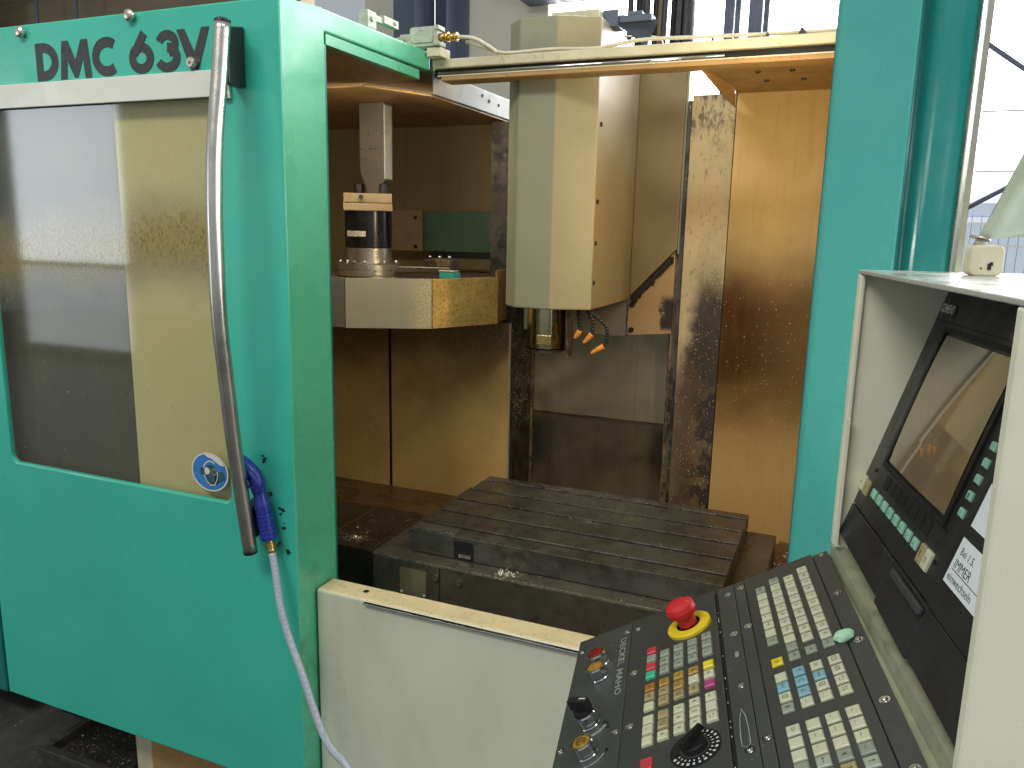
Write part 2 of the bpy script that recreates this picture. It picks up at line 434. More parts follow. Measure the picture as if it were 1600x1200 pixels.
# door pane: yellowed, oil-splashed transparent sheet
_t = NT("dirty_clear_pane")
_x, _y, _z = _t.xyz()
_tr = _t.n.new("ShaderNodeBsdfTransparent")
_tr.inputs[0].default_value = (0.965, 0.955, 0.87, 1)
_df = _t.n.new("ShaderNodeBsdfDiffuse")
_gl = _t.n.new("ShaderNodeBsdfGlossy")
_gl.inputs["Roughness"].default_value = 0.05
_sl = _t.math('MULTIPLY', _t.math('ADD', _x, 1.55), -0.10)
_zz = _t.math('ADD', _t.math('ADD', _z, _sl), _t.math('MULTIPLY', _t.math('SUBTRACT', _t.noise(6, 5, 0.7), 0.5), 0.16))
_band = _t.math('MULTIPLY', _t.rng(_zz, 1.44, 1.56), _t.rng(_zz, 1.70, 1.58))
_spk = _t.rng(_t.noise(1.0, 4, 0.7, (160, 160, 90)), 0.53, 0.60)
_fine = _t.rng(_t.noise(1.0, 3, 0.6, (420, 420, 30)), 0.40, 0.75)
_col = _t.mix(_t.math('MULTIPLY', _spk, 0.8), (0.42, 0.33, 0.10), (0.10, 0.065, 0.018))
_col2 = _t.mix(_band, (0.36, 0.35, 0.27), _col)
_t.link(_col2, _df.inputs[0])
_f1 = _t.math('ADD', 0.045, _t.math('MULTIPLY', _fine, 0.06))
_f2 = _t.math('ADD', _f1, _t.math('MULTIPLY', _band, _t.math('ADD', 0.26, _t.math('MULTIPLY', _spk, 0.45))), True)
_dots = _t.math('MULTIPLY', _t.rng(_t.noise(75, 2, 0.5), 0.745, 0.775), 0.8)
_f3 = _t.math('MAXIMUM', _f2, _dots)
_m1 = _t.n.new("ShaderNodeMixShader")
_t.link(_f3, _m1.inputs[0]); _t.link(_tr.outputs[0], _m1.inputs[1]); _t.link(_df.outputs[0], _m1.inputs[2])
_fr = _t.n.new("ShaderNodeFresnel")
_fr.inputs[0].default_value = 1.55
_m2 = _t.n.new("ShaderNodeMixShader")
_t.link(_t.math('MULTIPLY', _fr.outputs[0], _t.math('SUBTRACT', 1.0, _t.geo.outputs['Backfacing'])), _m2.inputs[0]); _t.link(_m1.outputs[0], _m2.inputs[1]); _t.link(_gl.outputs[0], _m2.inputs[2])
_t.link(_m2.outputs[0], _t.out.inputs[0])
M_PANE = _t.m

# bright daylight outside the hall windows
_t = NT("daylight_sky")
_em = _t.n.new("ShaderNodeEmission")
_x, _y, _z = _t.xyz()
_bl = _t.rng(_z, 2.3, 1.6)
_t.link(_t.mix(_bl, (0.97, 0.985, 1.0), (0.74, 0.84, 1.0)), _em.inputs[0])
_t.link(_t.rng(_z, 1.80, 2.6, 0.50, 6.0), _em.inputs[1])
_t.link(_em.outputs[0], _t.out.inputs[0])
M_SKY = _t.m

# ------------------------------------------------------------------ object helpers
ORG = {}


def thing(name, label, cat, loc, rotz=0.0, group=None):
    o = bpy.data.objects.new(name, None)
    C.objects.link(o)
    o.empty_display_size = 0.1
    o.location = loc
    o.rotation_euler = (0, 0, rotz)
    o["label"] = label
    o["category"] = cat
    if group:
        o["group"] = group
    ORG[o] = Vector(loc)
    return o


def tag(o, label, cat, group=None):
    o["label"] = label
    o["category"] = cat
    if group:
        o["group"] = group
    return o


class MB:
    def __init__(self):
        self.v = []
        self.f = []
        self.m = []
        self.s = []

    def face(self, pts, m=0, smooth=False):
        i = len(self.v)
        self.v += [tuple(p) for p in pts]
        self.f.append(list(range(i, i + len(pts))))
        self.m.append(m)
        self.s.append(smooth)

    def faces(self, vs, fs, m=0, smooth=False):
        i = len(self.v)
        self.v += [tuple(p) for p in vs]
        for f in fs:
            self.f.append([i + k for k in f])
            self.m.append(m)
            self.s.append(smooth)

    def hexa(self, p, m=0):
        self.faces(p, [(0, 3, 2, 1), (4, 5, 6, 7), (0, 1, 5, 4), (1, 2, 6, 5), (2, 3, 7, 6), (3, 0, 4, 7)], m)
        return self

    def box(self, x0, x1, y0, y1, z0, z1, m=0):
        return self.hexa([(x0, y0, z0), (x1, y0, z0), (x1, y1, z0), (x0, y1, z0),
                          (x0, y0, z1), (x1, y0, z1), (x1, y1, z1), (x0, y1, z1)], m)

    def prism(self, pts, axis, a, b, m=0, smooth=False):
        """2-D outline (counter-clockwise) pushed along an axis"""
        def to3(p, d):
            return {'z': (p[0], p[1], d), 'y': (p[0], d, p[1]), 'x': (d, p[0], p[1])}[axis]
        n = len(pts)
        i = len(self.v)
        self.v += [to3(p, a) for p in pts] + [to3(p, b) for p in pts]
        self.f.append([i + k for k in range(n)][::-1]); self.m.append(m); self.s.append(False)
        self.f.append([i + n + k for k in range(n)]); self.m.append(m); self.s.append(False)
        for k in range(n):
            self.f.append([i + k, i + (k + 1) % n, i + n + (k + 1) % n, i + n + k])
            self.m.append(m)
            self.s.append(smooth)
        return self

    def tube(self, path, r, n=10, m=0, caps=True):
        path = [Vector(p) for p in path]
        rs = r if isinstance(r, (list, tuple)) else [r] * len(path)
        i0 = len(self.v)
        prev = None
        for k, p in enumerate(path):
            d = (path[min(k + 1, len(path) - 1)] - path[max(k - 1, 0)]).normalized()
            if prev is None:
                a = d.orthogonal().normalized()
            else:
                a = (prev - d * prev.dot(d)).normalized()
            prev = a
            b = d.cross(a)
            for j in range(n):
                t = 2 * PI * j / n
                self.v.append(tuple(p + (a * math.cos(t) + b * math.sin(t)) * rs[k]))
        for k in range(len(path) - 1):
            for j in range(n):
                a_, b_ = i0 + k * n + j, i0 + k * n + (j + 1) % n
                self.f.append([a_, b_, b_ + n, a_ + n]); self.m.append(m); self.s.append(True)
        if caps:
            self.f.append([i0 + j for j in range(n)][::-1]); self.m.append(m); self.s.append(False)
            e = i0 + (len(path) - 1) * n
            self.f.append([e + j for j in range(n)]); self.m.append(m); self.s.append(False)
        return self

    def cyl(self, c, axis, r, h, n=16, m=0, r2=None):
        ax = Vector(axis).normalized()
        c = Vector(c)
        return self.tube([c, c + ax * h], [r, r if r2 is None else r2], n, m)

    def lathe(self, c, axis, prof, n=20, m=0):
        """prof: (radius, height) pairs; sharp corners get doubled rings"""
        ax = Vector(axis).normalized()
        c = Vector(c)
        for k in range(len(prof) - 1):
            (r0, h0), (r1, h1) = prof[k], prof[k + 1]
            a = ax.orthogonal().normalized()
            b = ax.cross(a)
            i0 = len(self.v)
            for r, h in ((r0, h0), (r1, h1)):
                for j in range(n):
                    t = 2 * PI * j / n
                    self.v.append(tuple(c + ax * h + (a * math.cos(t) + b * math.sin(t)) * max(r, 1e-5)))
            for j in range(n):
                self.f.append([i0 + j, i0 + (j + 1) % n, i0 + n + (j + 1) % n, i0 + n + j])
                self.m.append(m)
                self.s.append(True)
        return self

    def build(self, name, mats, parent=None, bevel=0.0, seg=2, loc=None, rot=None, local=False, kind=None, label=None):
        if not isinstance(mats, (list, tuple)):
            mats = [mats]
        org = Vector((0, 0, 0))
        if parent is not None and not local:
            org = ORG.get(parent, Vector((0, 0, 0)))
        me = bpy.data.meshes.new(name)
        me.from_pydata([tuple(Vector(p) - org) for p in self.v], [], self.f)
        for mt in mats:
            me.materials.append(mt)
        me.polygons.foreach_set("material_index", self.m)
        me.polygons.foreach_set("use_smooth", self.s)
        me.update()
        o = bpy.data.objects.new(name, me)
        C.objects.link(o)
        if parent is not None:
            o.parent = parent
            if not local:
                ORG[o] = org
        if loc is not None:
            o.location = loc
        if rot is not None:
            o.rotation_euler = rot
        if bevel:
            bv = o.modifiers.new("bevel", 'BEVEL')
            bv.width = bevel
            bv.segments = seg
            bv.limit_method = 'ANGLE'
            bv.angle_limit = math.radians(40)
            bv.harden_normals = False
        if kind:
            o["kind"] = kind
        if label:
            o["label"] = label
        return o


def weld(o):
    import bmesh
    bm = bmesh.new()
    bm.from_mesh(o.data)
    bmesh.ops.remove_doubles(bm, verts=bm.verts, dist=1e-5)
    bmesh.ops.recalc_face_normals(bm, faces=bm.faces)
    bm.to_mesh(o.data)
    bm.free()
    return o


def inst(o, parent, loc, rot=None):
    c = o.copy()
    C.objects.link(c)
    c.parent = parent
    c.location = loc
    if rot is not None:
        c.rotation_euler = rot
    return c


def text_mesh(s, size, bold=0.0):
    cu = bpy.data.curves.new("txt", 'FONT')
    cu.body = s
    cu.size = size
    cu.align_x = 'CENTER'
    cu.align_y = 'CENTER'
    cu.offset = bold
    cu.resolution_u = 2
    ob = bpy.data.objects.new("txt", cu)
    me = bpy.data.meshes.new_from_object(ob)
    vs = [tuple(v.co) for v in me.vertices]
    fs = [list(p.vertices) for p in me.polygons]
    bpy.data.objects.remove(ob)
    bpy.data.curves.remove(cu)
    bpy.data.meshes.remove(me)
    return vs, fs


def rrect(x0, x1, y0, y1, r, n=5):
    pts = []
    for cx, cy, a0 in ((x1 - r, y0 + r, -PI / 2), (x1 - r, y1 - r, 0), (x0 + r, y1 - r, PI / 2), (x0 + r, y0 + r, PI)):
        for k in range(n + 1):
            a = a0 + PI / 2 * k / n
            pts.append((cx + r * math.cos(a), cy + r * math.sin(a)))
    return pts


def bez(p0, p1, p2, p3, n=12):
    p0, p1, p2, p3 = map(Vector, (p0, p1, p2, p3))
    return [p0 * (1 - t) ** 3 + p1 * 3 * t * (1 - t) ** 2 + p2 * 3 * t * t * (1 - t) + p3 * t ** 3 for t in [k / n for k in range(n + 1)]]


def smooth_path(pts, n=6):
    P = [Vector(p) for p in pts]
    out = []
    for i in range(len(P) - 1):
        a = P[max(i - 1, 0)]; b = P[i]; c = P[i + 1]; d = P[min(i + 2, len(P) - 1)]
        for k in range(n):
            t = k / n
            out.append(0.5 * ((2 * b) + (c - a) * t + (2 * a - 5 * b + 4 * c - d) * t * t + (3 * b - a - 3 * c + d) * t ** 3))
    out.append(P[-1])
    return out


def stroke(path, w, closed=False):
    """flat ribbon along a 2-D path with mitred corners -> (left, right) lists"""
    P = [Vector(p) for p in path]
    n = len(P)
    L, R = [], []
    for i in range(n):
        a = P[i - 1] if (i > 0 or closed) else None
        b = P[(i + 1) % n] if (i < n - 1 or closed) else None
        if a is None:
            d1 = d2 = (b - P[i]).normalized()
        elif b is None:
            d1 = d2 = (P[i] - a).normalized()
        else:
            d1 = (P[i] - a).normalized(); d2 = (b - P[i]).normalized()
        n1 = Vector((-d1.y, d1.x)); n2 = Vector((-d2.y, d2.x))
        m = (n1 + n2)
        m = m.normalized() if m.length > 1e-6 else n1
        k = w / 2 / max(0.45, m.dot(n1))
        L.append(P[i] + m * k); R.append(P[i] - m * k)
    return L, R


def ribbon(mb, path, w, put, closed=False, m=0):
    L, R = stroke(path, w, closed)
    n = len(L)
    for i in range(n if closed else n - 1):
        j = (i + 1) % n
        mb.face([put(R[i]), put(R[j]), put(L[j]), put(L[i])], m)


def arc(cx, cy, rx, ry, a0, a1, n=16):
    return [(cx + rx * math.cos(math.radians(a0 + (a1 - a0) * k / n)), cy + ry * math.sin(math.radians(a0 + (a1 - a0) * k / n))) for k in range(n + 1)]


# ================================================================== HALL
def struct(mb, name, m):
    return mb.build(name, m, kind="structure")


struct(MB().box(-14, 9, -8, 12, -0.10, 0.0), "floor", M_FLOOR)
mb = MB()
mb.box(-4.60, 12, 7.4, 7.45, 0.3, 7.0)
mb.build("sky", M_SKY, kind="structure")
struct(MB().box(-14, -4.55, 6.0, 6.2, 0.0, 6.5), "hall_wall", M_BROWNWALL)
struct(MB().box(-4.55, 9, 6.05, 6.25, 0.0, 1.15), "parapet_wall", M_TAN2)

o = MB().box(-3.74, -3.36, 5.75, 6.0, 0, 6.5).build("hall_column", M_TAN2, bevel=0.01)
tag(o, "tan flat hall pillar just left of the blue steel column", "pillar")
o = MB().box(-2.86, -2.20, 5.82, 6.0, 0, 6.5).build("hall_column", M_TAN2, bevel=0.01)
tag(o, "pale hall pillar directly behind the top of the spindle head", "pillar")
col = thing("steel_column", "dark blue steel column between the two pale hall pillars", "column", (-3.09, 5.6, 0))
MB().box(-3.355, -3.12, 5.55, 5.57, 0, 6.5).build("flange", M_BLUESTEEL, col)
MB().box(-3.105, -2.82, 5.75, 5.77, 0, 6.5).build("flange", M_BLUESTEEL, col)
MB().box(-3.118, -3.106, 5.45, 5.75, 0, 6.5).build("web", M_MULLION, col)
MB().box(-2.93, -2.915, 5.60, 5.749, 0, 6.5).build("web", M_MULLION, col)
bm_ = MB().box(-2.35, -1.58, 5.6, 5.8, 3.245, 3.42).build("crossbeam", M_BLUESTEEL, bevel=0.005)
tag(bm_, "grey horizontal steel beam above the spindle head", "beam")
for x0, x1, lab in ((-0.955, -0.845, "grey window post just right of the black cable bundle"),
                    (-0.79, -0.655, "wider dark window post nearest the teal corner post")):
    w = thing("window_post", lab, "window post", (x0, 6.0, 1.15))
    MB().box(x0, x1 - 0.045, 6.0, 6.06, 1.15, 6).build("profile", M_MULLION, w)
    MB().box(x1 - 0.035, x1, 5.99, 6.05, 1.15, 6).build("trim", M_BLUESTEEL, w)
rail_ = thing("roof_beam", "pale roof beam crossing the brown wall at the upper left", "beam", (-7.6, 5.7, 3.9))
MB().hexa([(-8.6, 5.7, 3.72), (-6.6, 5.7, 3.86), (-6.6, 5.9, 3.86), (-8.6, 5.9, 3.72),
           (-8.6, 5.7, 3.80), (-6.6, 5.7, 3.94), (-6.6, 5.9, 3.94), (-8.6, 5.9, 3.80)]).build("flange", M_TAN, rail_)
for x, lab in ((-8.02, "leftmost thin dark rod on the brown hall wall, above the teal door"), (-7.45, "middle one of three thin dark rods on the brown hall wall"), (-6.92, "rightmost thin dark rod on the brown hall wall, above the lettering")):
    o = MB().tube([(x, 5.72, 2.0), (x + 0.03, 5.72, 5.0)], 0.014, 6).build("hanging_rod", M_BLUESTEEL)
    tag(o, lab, "rod", "vertical rods on the brown wall")
o = MB().box(-8.75, -7.95, 5.5, 5.6, 3.3, 3.72).build("wall_board", M_PAPER)
tag(o, "white board peeking over the top left corner of the door", "board")

# window on the right with its frame, rods and the low buildings outside
wf = thing("hall_window", "tall bright window with narrow frame beside the dark teal cover", "window", (0.65, 6.0, 1.15))
MB().hexa([(0.60, 5.98, 1.15), (0.69, 5.98, 1.15), (0.69, 6.04, 1.15), (0.60, 6.04, 1.15),
           (0.60, 5.98, 4.5), (0.69, 5.98, 4.5), (0.69, 6.04, 4.5), (0.60, 6.04, 4.5)]).build("frame", M_TAN2, wf)
for k in range(9):
    MB().box(.72 + .055 * k, .723 + .055 * k, 6.021, 6.024, 1.15, 1.78).build("mesh_wire", M_MULLION, wf)
for z in (2.42, 2.05, 1.72, 1.58):
    MB().box(0.70, 4.0, 6.02, 6.03, z, z + 0.012).build("glazing_bar", M_WHITE_BAR, wf)
o = MB().tube([(0.60, 5.9, 2.86), (1.25, 5.9, 2.38)], 0.016, 8).build("brace_rod", M_MULLION)
tag(o, "thin brace rod falling to the right across the upper window", "rod")
o = MB().tube([(0.62, 5.9, 1.79), (1.25, 5.9, 2.18)], 0.016, 8).build("brace_rod", M_MULLION)
tag(o, "thin brace rod rising to the right behind the fabric cover", "rod")
_t = NT("pale_outside_roof")
_t.p.inputs["Base Color"].default_value = (0.6, 0.68, 0.82, 1)
M_OUT = _t.m
ob_ = thing("outside_building", "pale blue flat building seen low through the bright window", "building", (1.8, 7.2, 0))
MB().box(0.7, 3.2, 7.15, 7.3, 0.3, 1.74).build("wall", M_OUT, ob_)
MB().box(0.68, 3.25, 7.12, 7.32, 1.80, 1.90).build("roof", M_OUT, ob_)

# black cable bundle hanging behind the rail
cb = thing("cable_bundle", "thick bundle of black cables hanging behind the cream top rail", "cables", (-0.78, 3.05, 2.2))
for k in range(9):
    x = -0.835 + 0.021 * k + random.uniform(-.004, .004)
    y = 3.05 + 0.03 * ((k * 5) % 3)
    r = random.choice((0.011, 0.013, 0.015))
    MB().tube(smooth_path([(x - 0.008, y, 1.95), (x + random.uniform(-.008, .008), y, 2.18), (x + 0.010, y - 0.01, 2.32), (x + 0.012, y, 2.9)]), r, 8).build(
        "cable", M_RUBBER if k != 5 else M_BROWNWALL, cb)
MB().tube(smooth_path([(-0.63, 3.09, 1.95), (-0.625, 3.10, 2.25), (-0.635, 3.1, 2.9)]), 0.028, 12).build("hose", M_RUBBER, cb)
MB().tube(smooth_path([(-0.88, 3.03, 2.27), (-0.895, 3.0, 2.30), (-0.86, 2.99, 2.325), (-0.78, 2.985, 2.32), (-0.70, 2.99, 2.31), (-0.69, 3.02, 2.26), (-0.695, 3.03, 2.2)]), 0.0045, 6).build("tie_wire", M_ALU, cb)

# ================================================================== MACHINE
MO = (-1.0, 1.9, 0.0)
mach = thing("milling_machine", "teal and cream machining centre with its sliding door standing open", "machine", MO)

# ---- door --------------------------------------------------------
DX0, DX1, DY, DZ0, DZ1 = -2.063, -1.050, 1.317, 0.317, 2.052
WX0, WX1, WZ0, WZ1 = -1.950, -1.226, 1.006, 1.876
mb = MB()
hole = rrect(WX0, WX1, WZ0, WZ1, 0.022, 5)
outer = []
for (x, z) in hole:      # project every hole vertex outward to the rectangle, so quads stay tidy
    cx, cz = (WX0 + WX1) / 2, (WZ0 + WZ1) / 2
    outer.append((x, z))
nq = 6
corners = [(DX1, DZ0), (DX1, DZ1), (DX0, DZ1), (DX0, DZ0)]
for q in range(4):
    idx = list(range(q * nq, q * nq + nq))
    nxt = (q * nq + nq) % len(hole)
    c0 = corners[q]; c1 = corners[(q + 1) % 4]
    for a in idx[:-1]:
        mb.face([(c0[0], DY, c0[1]), (hole[a + 1][0], DY, hole[a + 1][1]), (hole[a][0], DY, hole[a][1])])
    a = idx[-1]
    mb.face([(c0[0], DY, c0[1]), (c1[0], DY, c1[1]), (hole[nxt][0], DY, hole[nxt][1]), (hole[a][0], DY, hole[a][1])])
for a in range(len(hole)):
    b = (a + 1) % len(hole)
    mb.face([(hole[a][0], DY, hole[a][1]), (hole[b][0], DY, hole[b][1]), (hole[b][0], DY + 0.0115, hole[b][1]), (hole[a][0], DY + 0.0115, hole[a][1])])
mb.face([(DX0, DY, DZ0), (DX0, DY, DZ1), (DX0, DY + .16, DZ1), (DX0, DY + .16, DZ0)])
mb.face([(DX0, DY, DZ0), (DX0, DY + .06, DZ0), (DX1, DY + .06, DZ0), (DX1, DY, DZ0)])
# right-hand edge of the door facing the opening, and the roof edge that runs back to the rail
JY = DY + 0.142
mb.face([(DX1, DY, DZ0), (DX1, DY, DZ1), (DX1, DY + .004, DZ1), (DX1, DY + .004, DZ0)], 1)
mb.face([(DX1, DY + .004, DZ0), (DX1, DY + .004, DZ1), (DX1, JY, DZ1 + .012), (DX1, JY, DZ0)], 1)
mb.face([(DX1, JY, 2.018), (DX1, JY, DZ1 + .012), (DX1, 1.918, 2.070), (DX1, 1.918, 2.024)], 1)
mb.face([(DX1, JY, 2.018), (DX1, 1.918, 2.024), (DX1 - .03, 1.918, 2.024), (DX1 - .03, JY, 2.018)], 1)
mb.face([(DX1, JY, DZ0), (DX1, JY, 2.018), (DX1 - .012, JY, 2.018), (DX1 - .012, JY, DZ0)], 1)
mb.face([(DX1, 1.918, 2.024), (DX1, 1.918, 2.070), (DX1 - .03, 1.918, 2.070), (DX1 - .03, 1.918, 2.024)], 1)
mb.face([(DX0, DY, DZ1), (DX1, DY, DZ1), (DX1, JY, DZ1 + .012), (DX0, JY, DZ1 + .012)], 1)
mb.face([(DX0, JY, DZ1 + .012), (DX1, JY, DZ1 + .012), (DX1, 1.918, 2.070), (DX0, 1.918, 2.070)], 1)
door = mb.build("door", [M_TEAL, M_TEAL_JAMB], mach)
weld(door)
bv = door.modifiers.new("bevel", 'BEVEL'); bv.width = 0.004; bv.segments = 2; bv.limit_method = 'ANGLE'; bv.angle_limit = math.radians(50)

mb = MB().box(WX0 - .02, WX1 + .02, DY + .006, DY + .011, WZ0 - .02, WZ1 + .02)
mb.build("window_pane", M_PANE, door, label="yellowed clear pane splashed with brown oil")
MB().box(-2.02, -1.217, DY - .006, DY - .0005, 1.874, 1.926).build("header_bar", M_WHITE_BAR, door, bevel=0.0015)
# inside lip of the jamb and lower lip of the roof edge
mb = MB()
mb.box(DX1 - .020, DX1 - .004, JY + .001, JY + .012, DZ0 + .3, 1.995)
mb.build("jamb_lip", M_TEAL_DARK, door)
mb = MB().box(DX1 - .022, DX1 - .004, JY + .012, 1.868, 1.996, 2.0175)
mb.build("roof_lip", M_TEAL_JAMB, door)
MB().box(-2.02, DX1 - .024, JY + .02, 1.905, 2.001, 2.006).build("roof_lining", M_LINING, door)
# the dark cavity behind the pane: a lined sheet on the right, a dark sheet for the shaded depth on the left
MB().box(-1.535, -1.075, DY + .030, DY + .036, 0.95, 1.95).build("inner_panel", M_INNER, door)
MB().box(-2.05, -1.54, DY + .040, DY + .046, 0.95, 1.95).build("inner_panel", M_DEPTH_SHADE, door)

# lettering DMC 63V as cut film, each letter a mesh on the door face
LY = DY - 0.0012


def letter(name, paths, w):
    m = MB()
    for k, (pth, closed) in enumerate(paths):
        ribbon(m, pth, w, lambda p: (p.x, LY - .0005 * k, p.y), closed)
    o = m.build("letter", M_LETTER, door)
    weld(o)
    return o


ZB, ZT = 1.929, 2.009
W = 0.0205
h2 = W / 2
letter("D", [([(-1.7165, ZB + h2), (-1.7165, ZT - h2)] + arc(-1.703, (ZB + ZT) / 2, 0.036, (ZT - ZB) / 2 - h2, 90, -90, 14), True)], W)
m_ = MB()
m_.face([(x, LY, z) for x, z in ((-1.6525, ZB), (-1.6325, ZB), (-1.6285, ZB + .040), (-1.6085, ZB + .002), (-1.5985, ZB + .002), (-1.5795, ZB + .042), (-1.5760, ZB), (-1.5560, ZB),
                                 (-1.5645, ZT), (-1.5835, ZT), (-1.6035, ZB + .038), (-1.6230, ZT), (-1.6425, ZT))])
m_.build("letter", M_LETTER, door)
letter("C", [(arc(-1.508, (ZB + ZT) / 2, 0.034, (ZT - ZB) / 2 - h2, 52, 308, 20), False)], W)
letter("6", [(arc(-1.4095, ZB + 0.0310, 0.0250, 0.0215, 0, 351, 26), True), ([(-1.3985, ZT), (-1.4285, ZB + .040)], False)], W * .95)
letter("3", [(arc(-1.336, ZT - .0250, 0.0215, 0.0170, 165, -80, 16), False), (arc(-1.337, ZB + .0280, 0.0255, 0.0195, 88, -158, 18), False)], W * .92)
m_ = MB()
m_.face([(x, LY, z) for x, z in ((-1.2750, ZB), (-1.2545, ZB), (-1.2225, ZT), (-1.2430, ZT), (-1.2645, ZB + .034), (-1.2880, ZT), (-1.3090, ZT))])
m_.build("letter", M_LETTER, door)

# round caps and the small bush by the V
for x, z, r in ((-1.762, 2.035, .0125), (-1.429, 2.044, .0125)):
    mb = MB().lathe((x, DY, z), (0, -1, 0), [(r * .7, 0), (r * .7, .006), (r, .006), (r * .96, .011), (r * .6, .0145), (0, .0155)], 18)
    mb.build("screw_cap", M_ALU, door)
mb = MB().lathe((-1.266, DY, 1.941), (0, -1, 0), [(.011, 0), (.011, .012), (.009, .014), (.003, .014), (.003, .006), (0, .006)], 18)
mb.build("bush", M_ALU, door)

# bowed steel handle bar
HX = -1.139
hp = [(HX, 1.262, 1.998), (HX, 1.247, 1.897), (HX, 1.227, 1.777), (HX, 1.217, 1.657), (HX, 1.2145, 1.560), (HX, 1.215, 1.434), (HX, 1.226, 1.303), (HX, 1.239, 1.166), (HX, 1.255, 1.051), (HX, 1.272, 0.925)]
hnd = MB().tube(smooth_path(hp, 5), 0.0155, 24).build("handle", M_STEEL_TUBE, door)
MB().lathe((HX, 1.262, 1.998), (0, .08, 1), [(.0158, 0), (.0155, .004), (.011, .0065), (0, .007)], 20).build("handle_cap", M_BLACK, door)
MB().lathe((HX, 1.272, .925), (0, .14, -1), [(.0158, 0), (.0155, .004), (.011, .0065), (0, .007)], 20).build("handle_cap", M_BLACK, door)
for z0, z1 in ((1.880, 1.990), (.945, 1.02)):
    mb = MB().hexa([(HX - .010, 1.262, z0 + .006), (HX + .010, 1.262, z0 + .006), (HX + .004, DY - .0005, z0 + .008), (HX - .024, DY - .0005, z0 + .008),
                    (HX - .010, 1.262, z1), (HX + .010, 1.262, z1), (HX + .004, DY - .0005, z1 + .012), (HX - .024, DY - .0005, z1 + .012)])
    mb.build("handle_mount", M_BLACK, door, bevel=.003)
mb = MB().box(-1.205, -1.172, DY - .010, DY - .0005, 1.868, 1.892)
mb.box(-1.190, -1.176, DY - .014, DY - .0101, 1.871, 1.881)
mb.build("latch_plate", M_ALU, door, bevel=.001)

# blue safety sticker (head with eye protection), worn at the top
SX, SZ = -1.290, 1.068
PY = DY + 0.0052


def disc(mb, cx, cz, rx, rz, y, m, n=28):
    mb.face([(cx + rx * math.cos(2 * PI * k / n), y, cz + rz * math.sin(2 * PI * k / n)) for k in range(n)], m)


mb = MB()
disc(mb, SX, SZ, .0535, .0455, PY, 1)
disc(mb, SX, SZ, .0500, .0422, PY - .0003, 0)
disc(mb, SX + .004, SZ - .008, .021, .026, PY - .0006, 2)
mb.face([(SX + .012, PY - .0006, SZ - .03), (SX + .045, PY - .0006, SZ - .012), (SX + .038, PY - .0006, SZ + .006), (SX + .018, PY - .0006, SZ + .002)], 2)
put = lambda p: (p.x, PY - .0012, p.y)
ribbon(mb, arc(SX + .004, SZ - .004, .0235, .030, 150, 60, 10), .003, put, False, 1)
ribbon(mb, [(SX - .017, SZ + .010), (SX - .018, SZ - .002), (SX - .010, SZ - .022), (SX + .002, SZ - .031), (SX + .014, SZ - .029), (SX + .022, SZ - .012), (SX + .024, SZ + .004)], .0022, put, False, 1)
disc(mb, SX - .007, SZ + .002, .0085, .0085, PY - .0015, 1, 16)
disc(mb, SX + .014, SZ + .002, .0085, .0085, PY - .0015, 3, 16)
disc(mb, SX + .014, SZ + .002, .005, .005, PY - .0018, 2, 14)
mb.box(SX - .026, SX - .014, PY - .0021, PY - .0016, SZ - .006, SZ + .008, 2)
mb.face([(SX - .012, PY - .0022, SZ + .041), (SX - .004, PY - .0022, SZ + .036), (SX + .008, PY - .0022, SZ + .033), (SX + .020, PY - .0022, SZ + .027),
         (SX + .033, PY - .0022, SZ + .020), (SX + .046, PY - .0022, SZ + .019), (SX + .036, PY - .0022, SZ + .033), (SX + .018, PY - .0022, SZ + .042), (SX, PY - .0022, SZ + .0455)][::-1], 1)
mb.build("safety_sticker", [M_STICK_BLUE, M_STICK_WHITE, M_STICK_DARK, M_STICK_OLIVE], door,
         label="round blue sticker of a head with goggles, worn pale at the top")

# ---- fixed front of the machine ---------------------------------
fp = MB()
fp.prism([(1.374, .10), (1.440, .10), (1.440, .812), (1.374, .812)], 'x', -1.046, 0.60)
fpo = fp.build("front_panel", [M_CREAM_FRONT, M_CREAM_LEDGE], mach)
for p in fpo.data.polygons:
    if p.normal.z > .9:
        p.material_index = 1
bv = fpo.modifiers.new("bevel", 'BEVEL'); bv.width = .007; bv.segments = 4; bv.limit_method = 'ANGLE'
MB().lathe((-.935, 1.41, .8115), (0, 0, 1), [(.007, 0), (.007, .0012), (0, .0012)], 14).build("plug", M_BLACK, fpo)
MB().box(-.915, .55, 1.3635, 1.3735, .8045, .8085).build("edge_highlight", M_CHROME, fpo, bevel=.0015)  # chrome strip laid where the rounded edge catches its highlight
# base under the door with a recessed panel
mb = MB().box(-1.745, -.2, 1.45, 1.52, .04, .30)
bp = mb.build("base_panel", M_CREAM_RAIL, mach, bevel=.004)
MB().prism(rrect(-1.682, -1.36, .07, .26, .012, 3), 'y', 1.4485, 1.4495).build("recess", M_OIL_UNDER, bp)
MB().box(-2.3, -1.75, 1.62, 2.7, .02, .32).build("dark_base", M_COVER, mach)
MB().box(-3.2, -2.36, 1.50, 2.7, .13, 2.0).build("side_cabinet", M_TEAL_DARK, mach, bevel=.006)

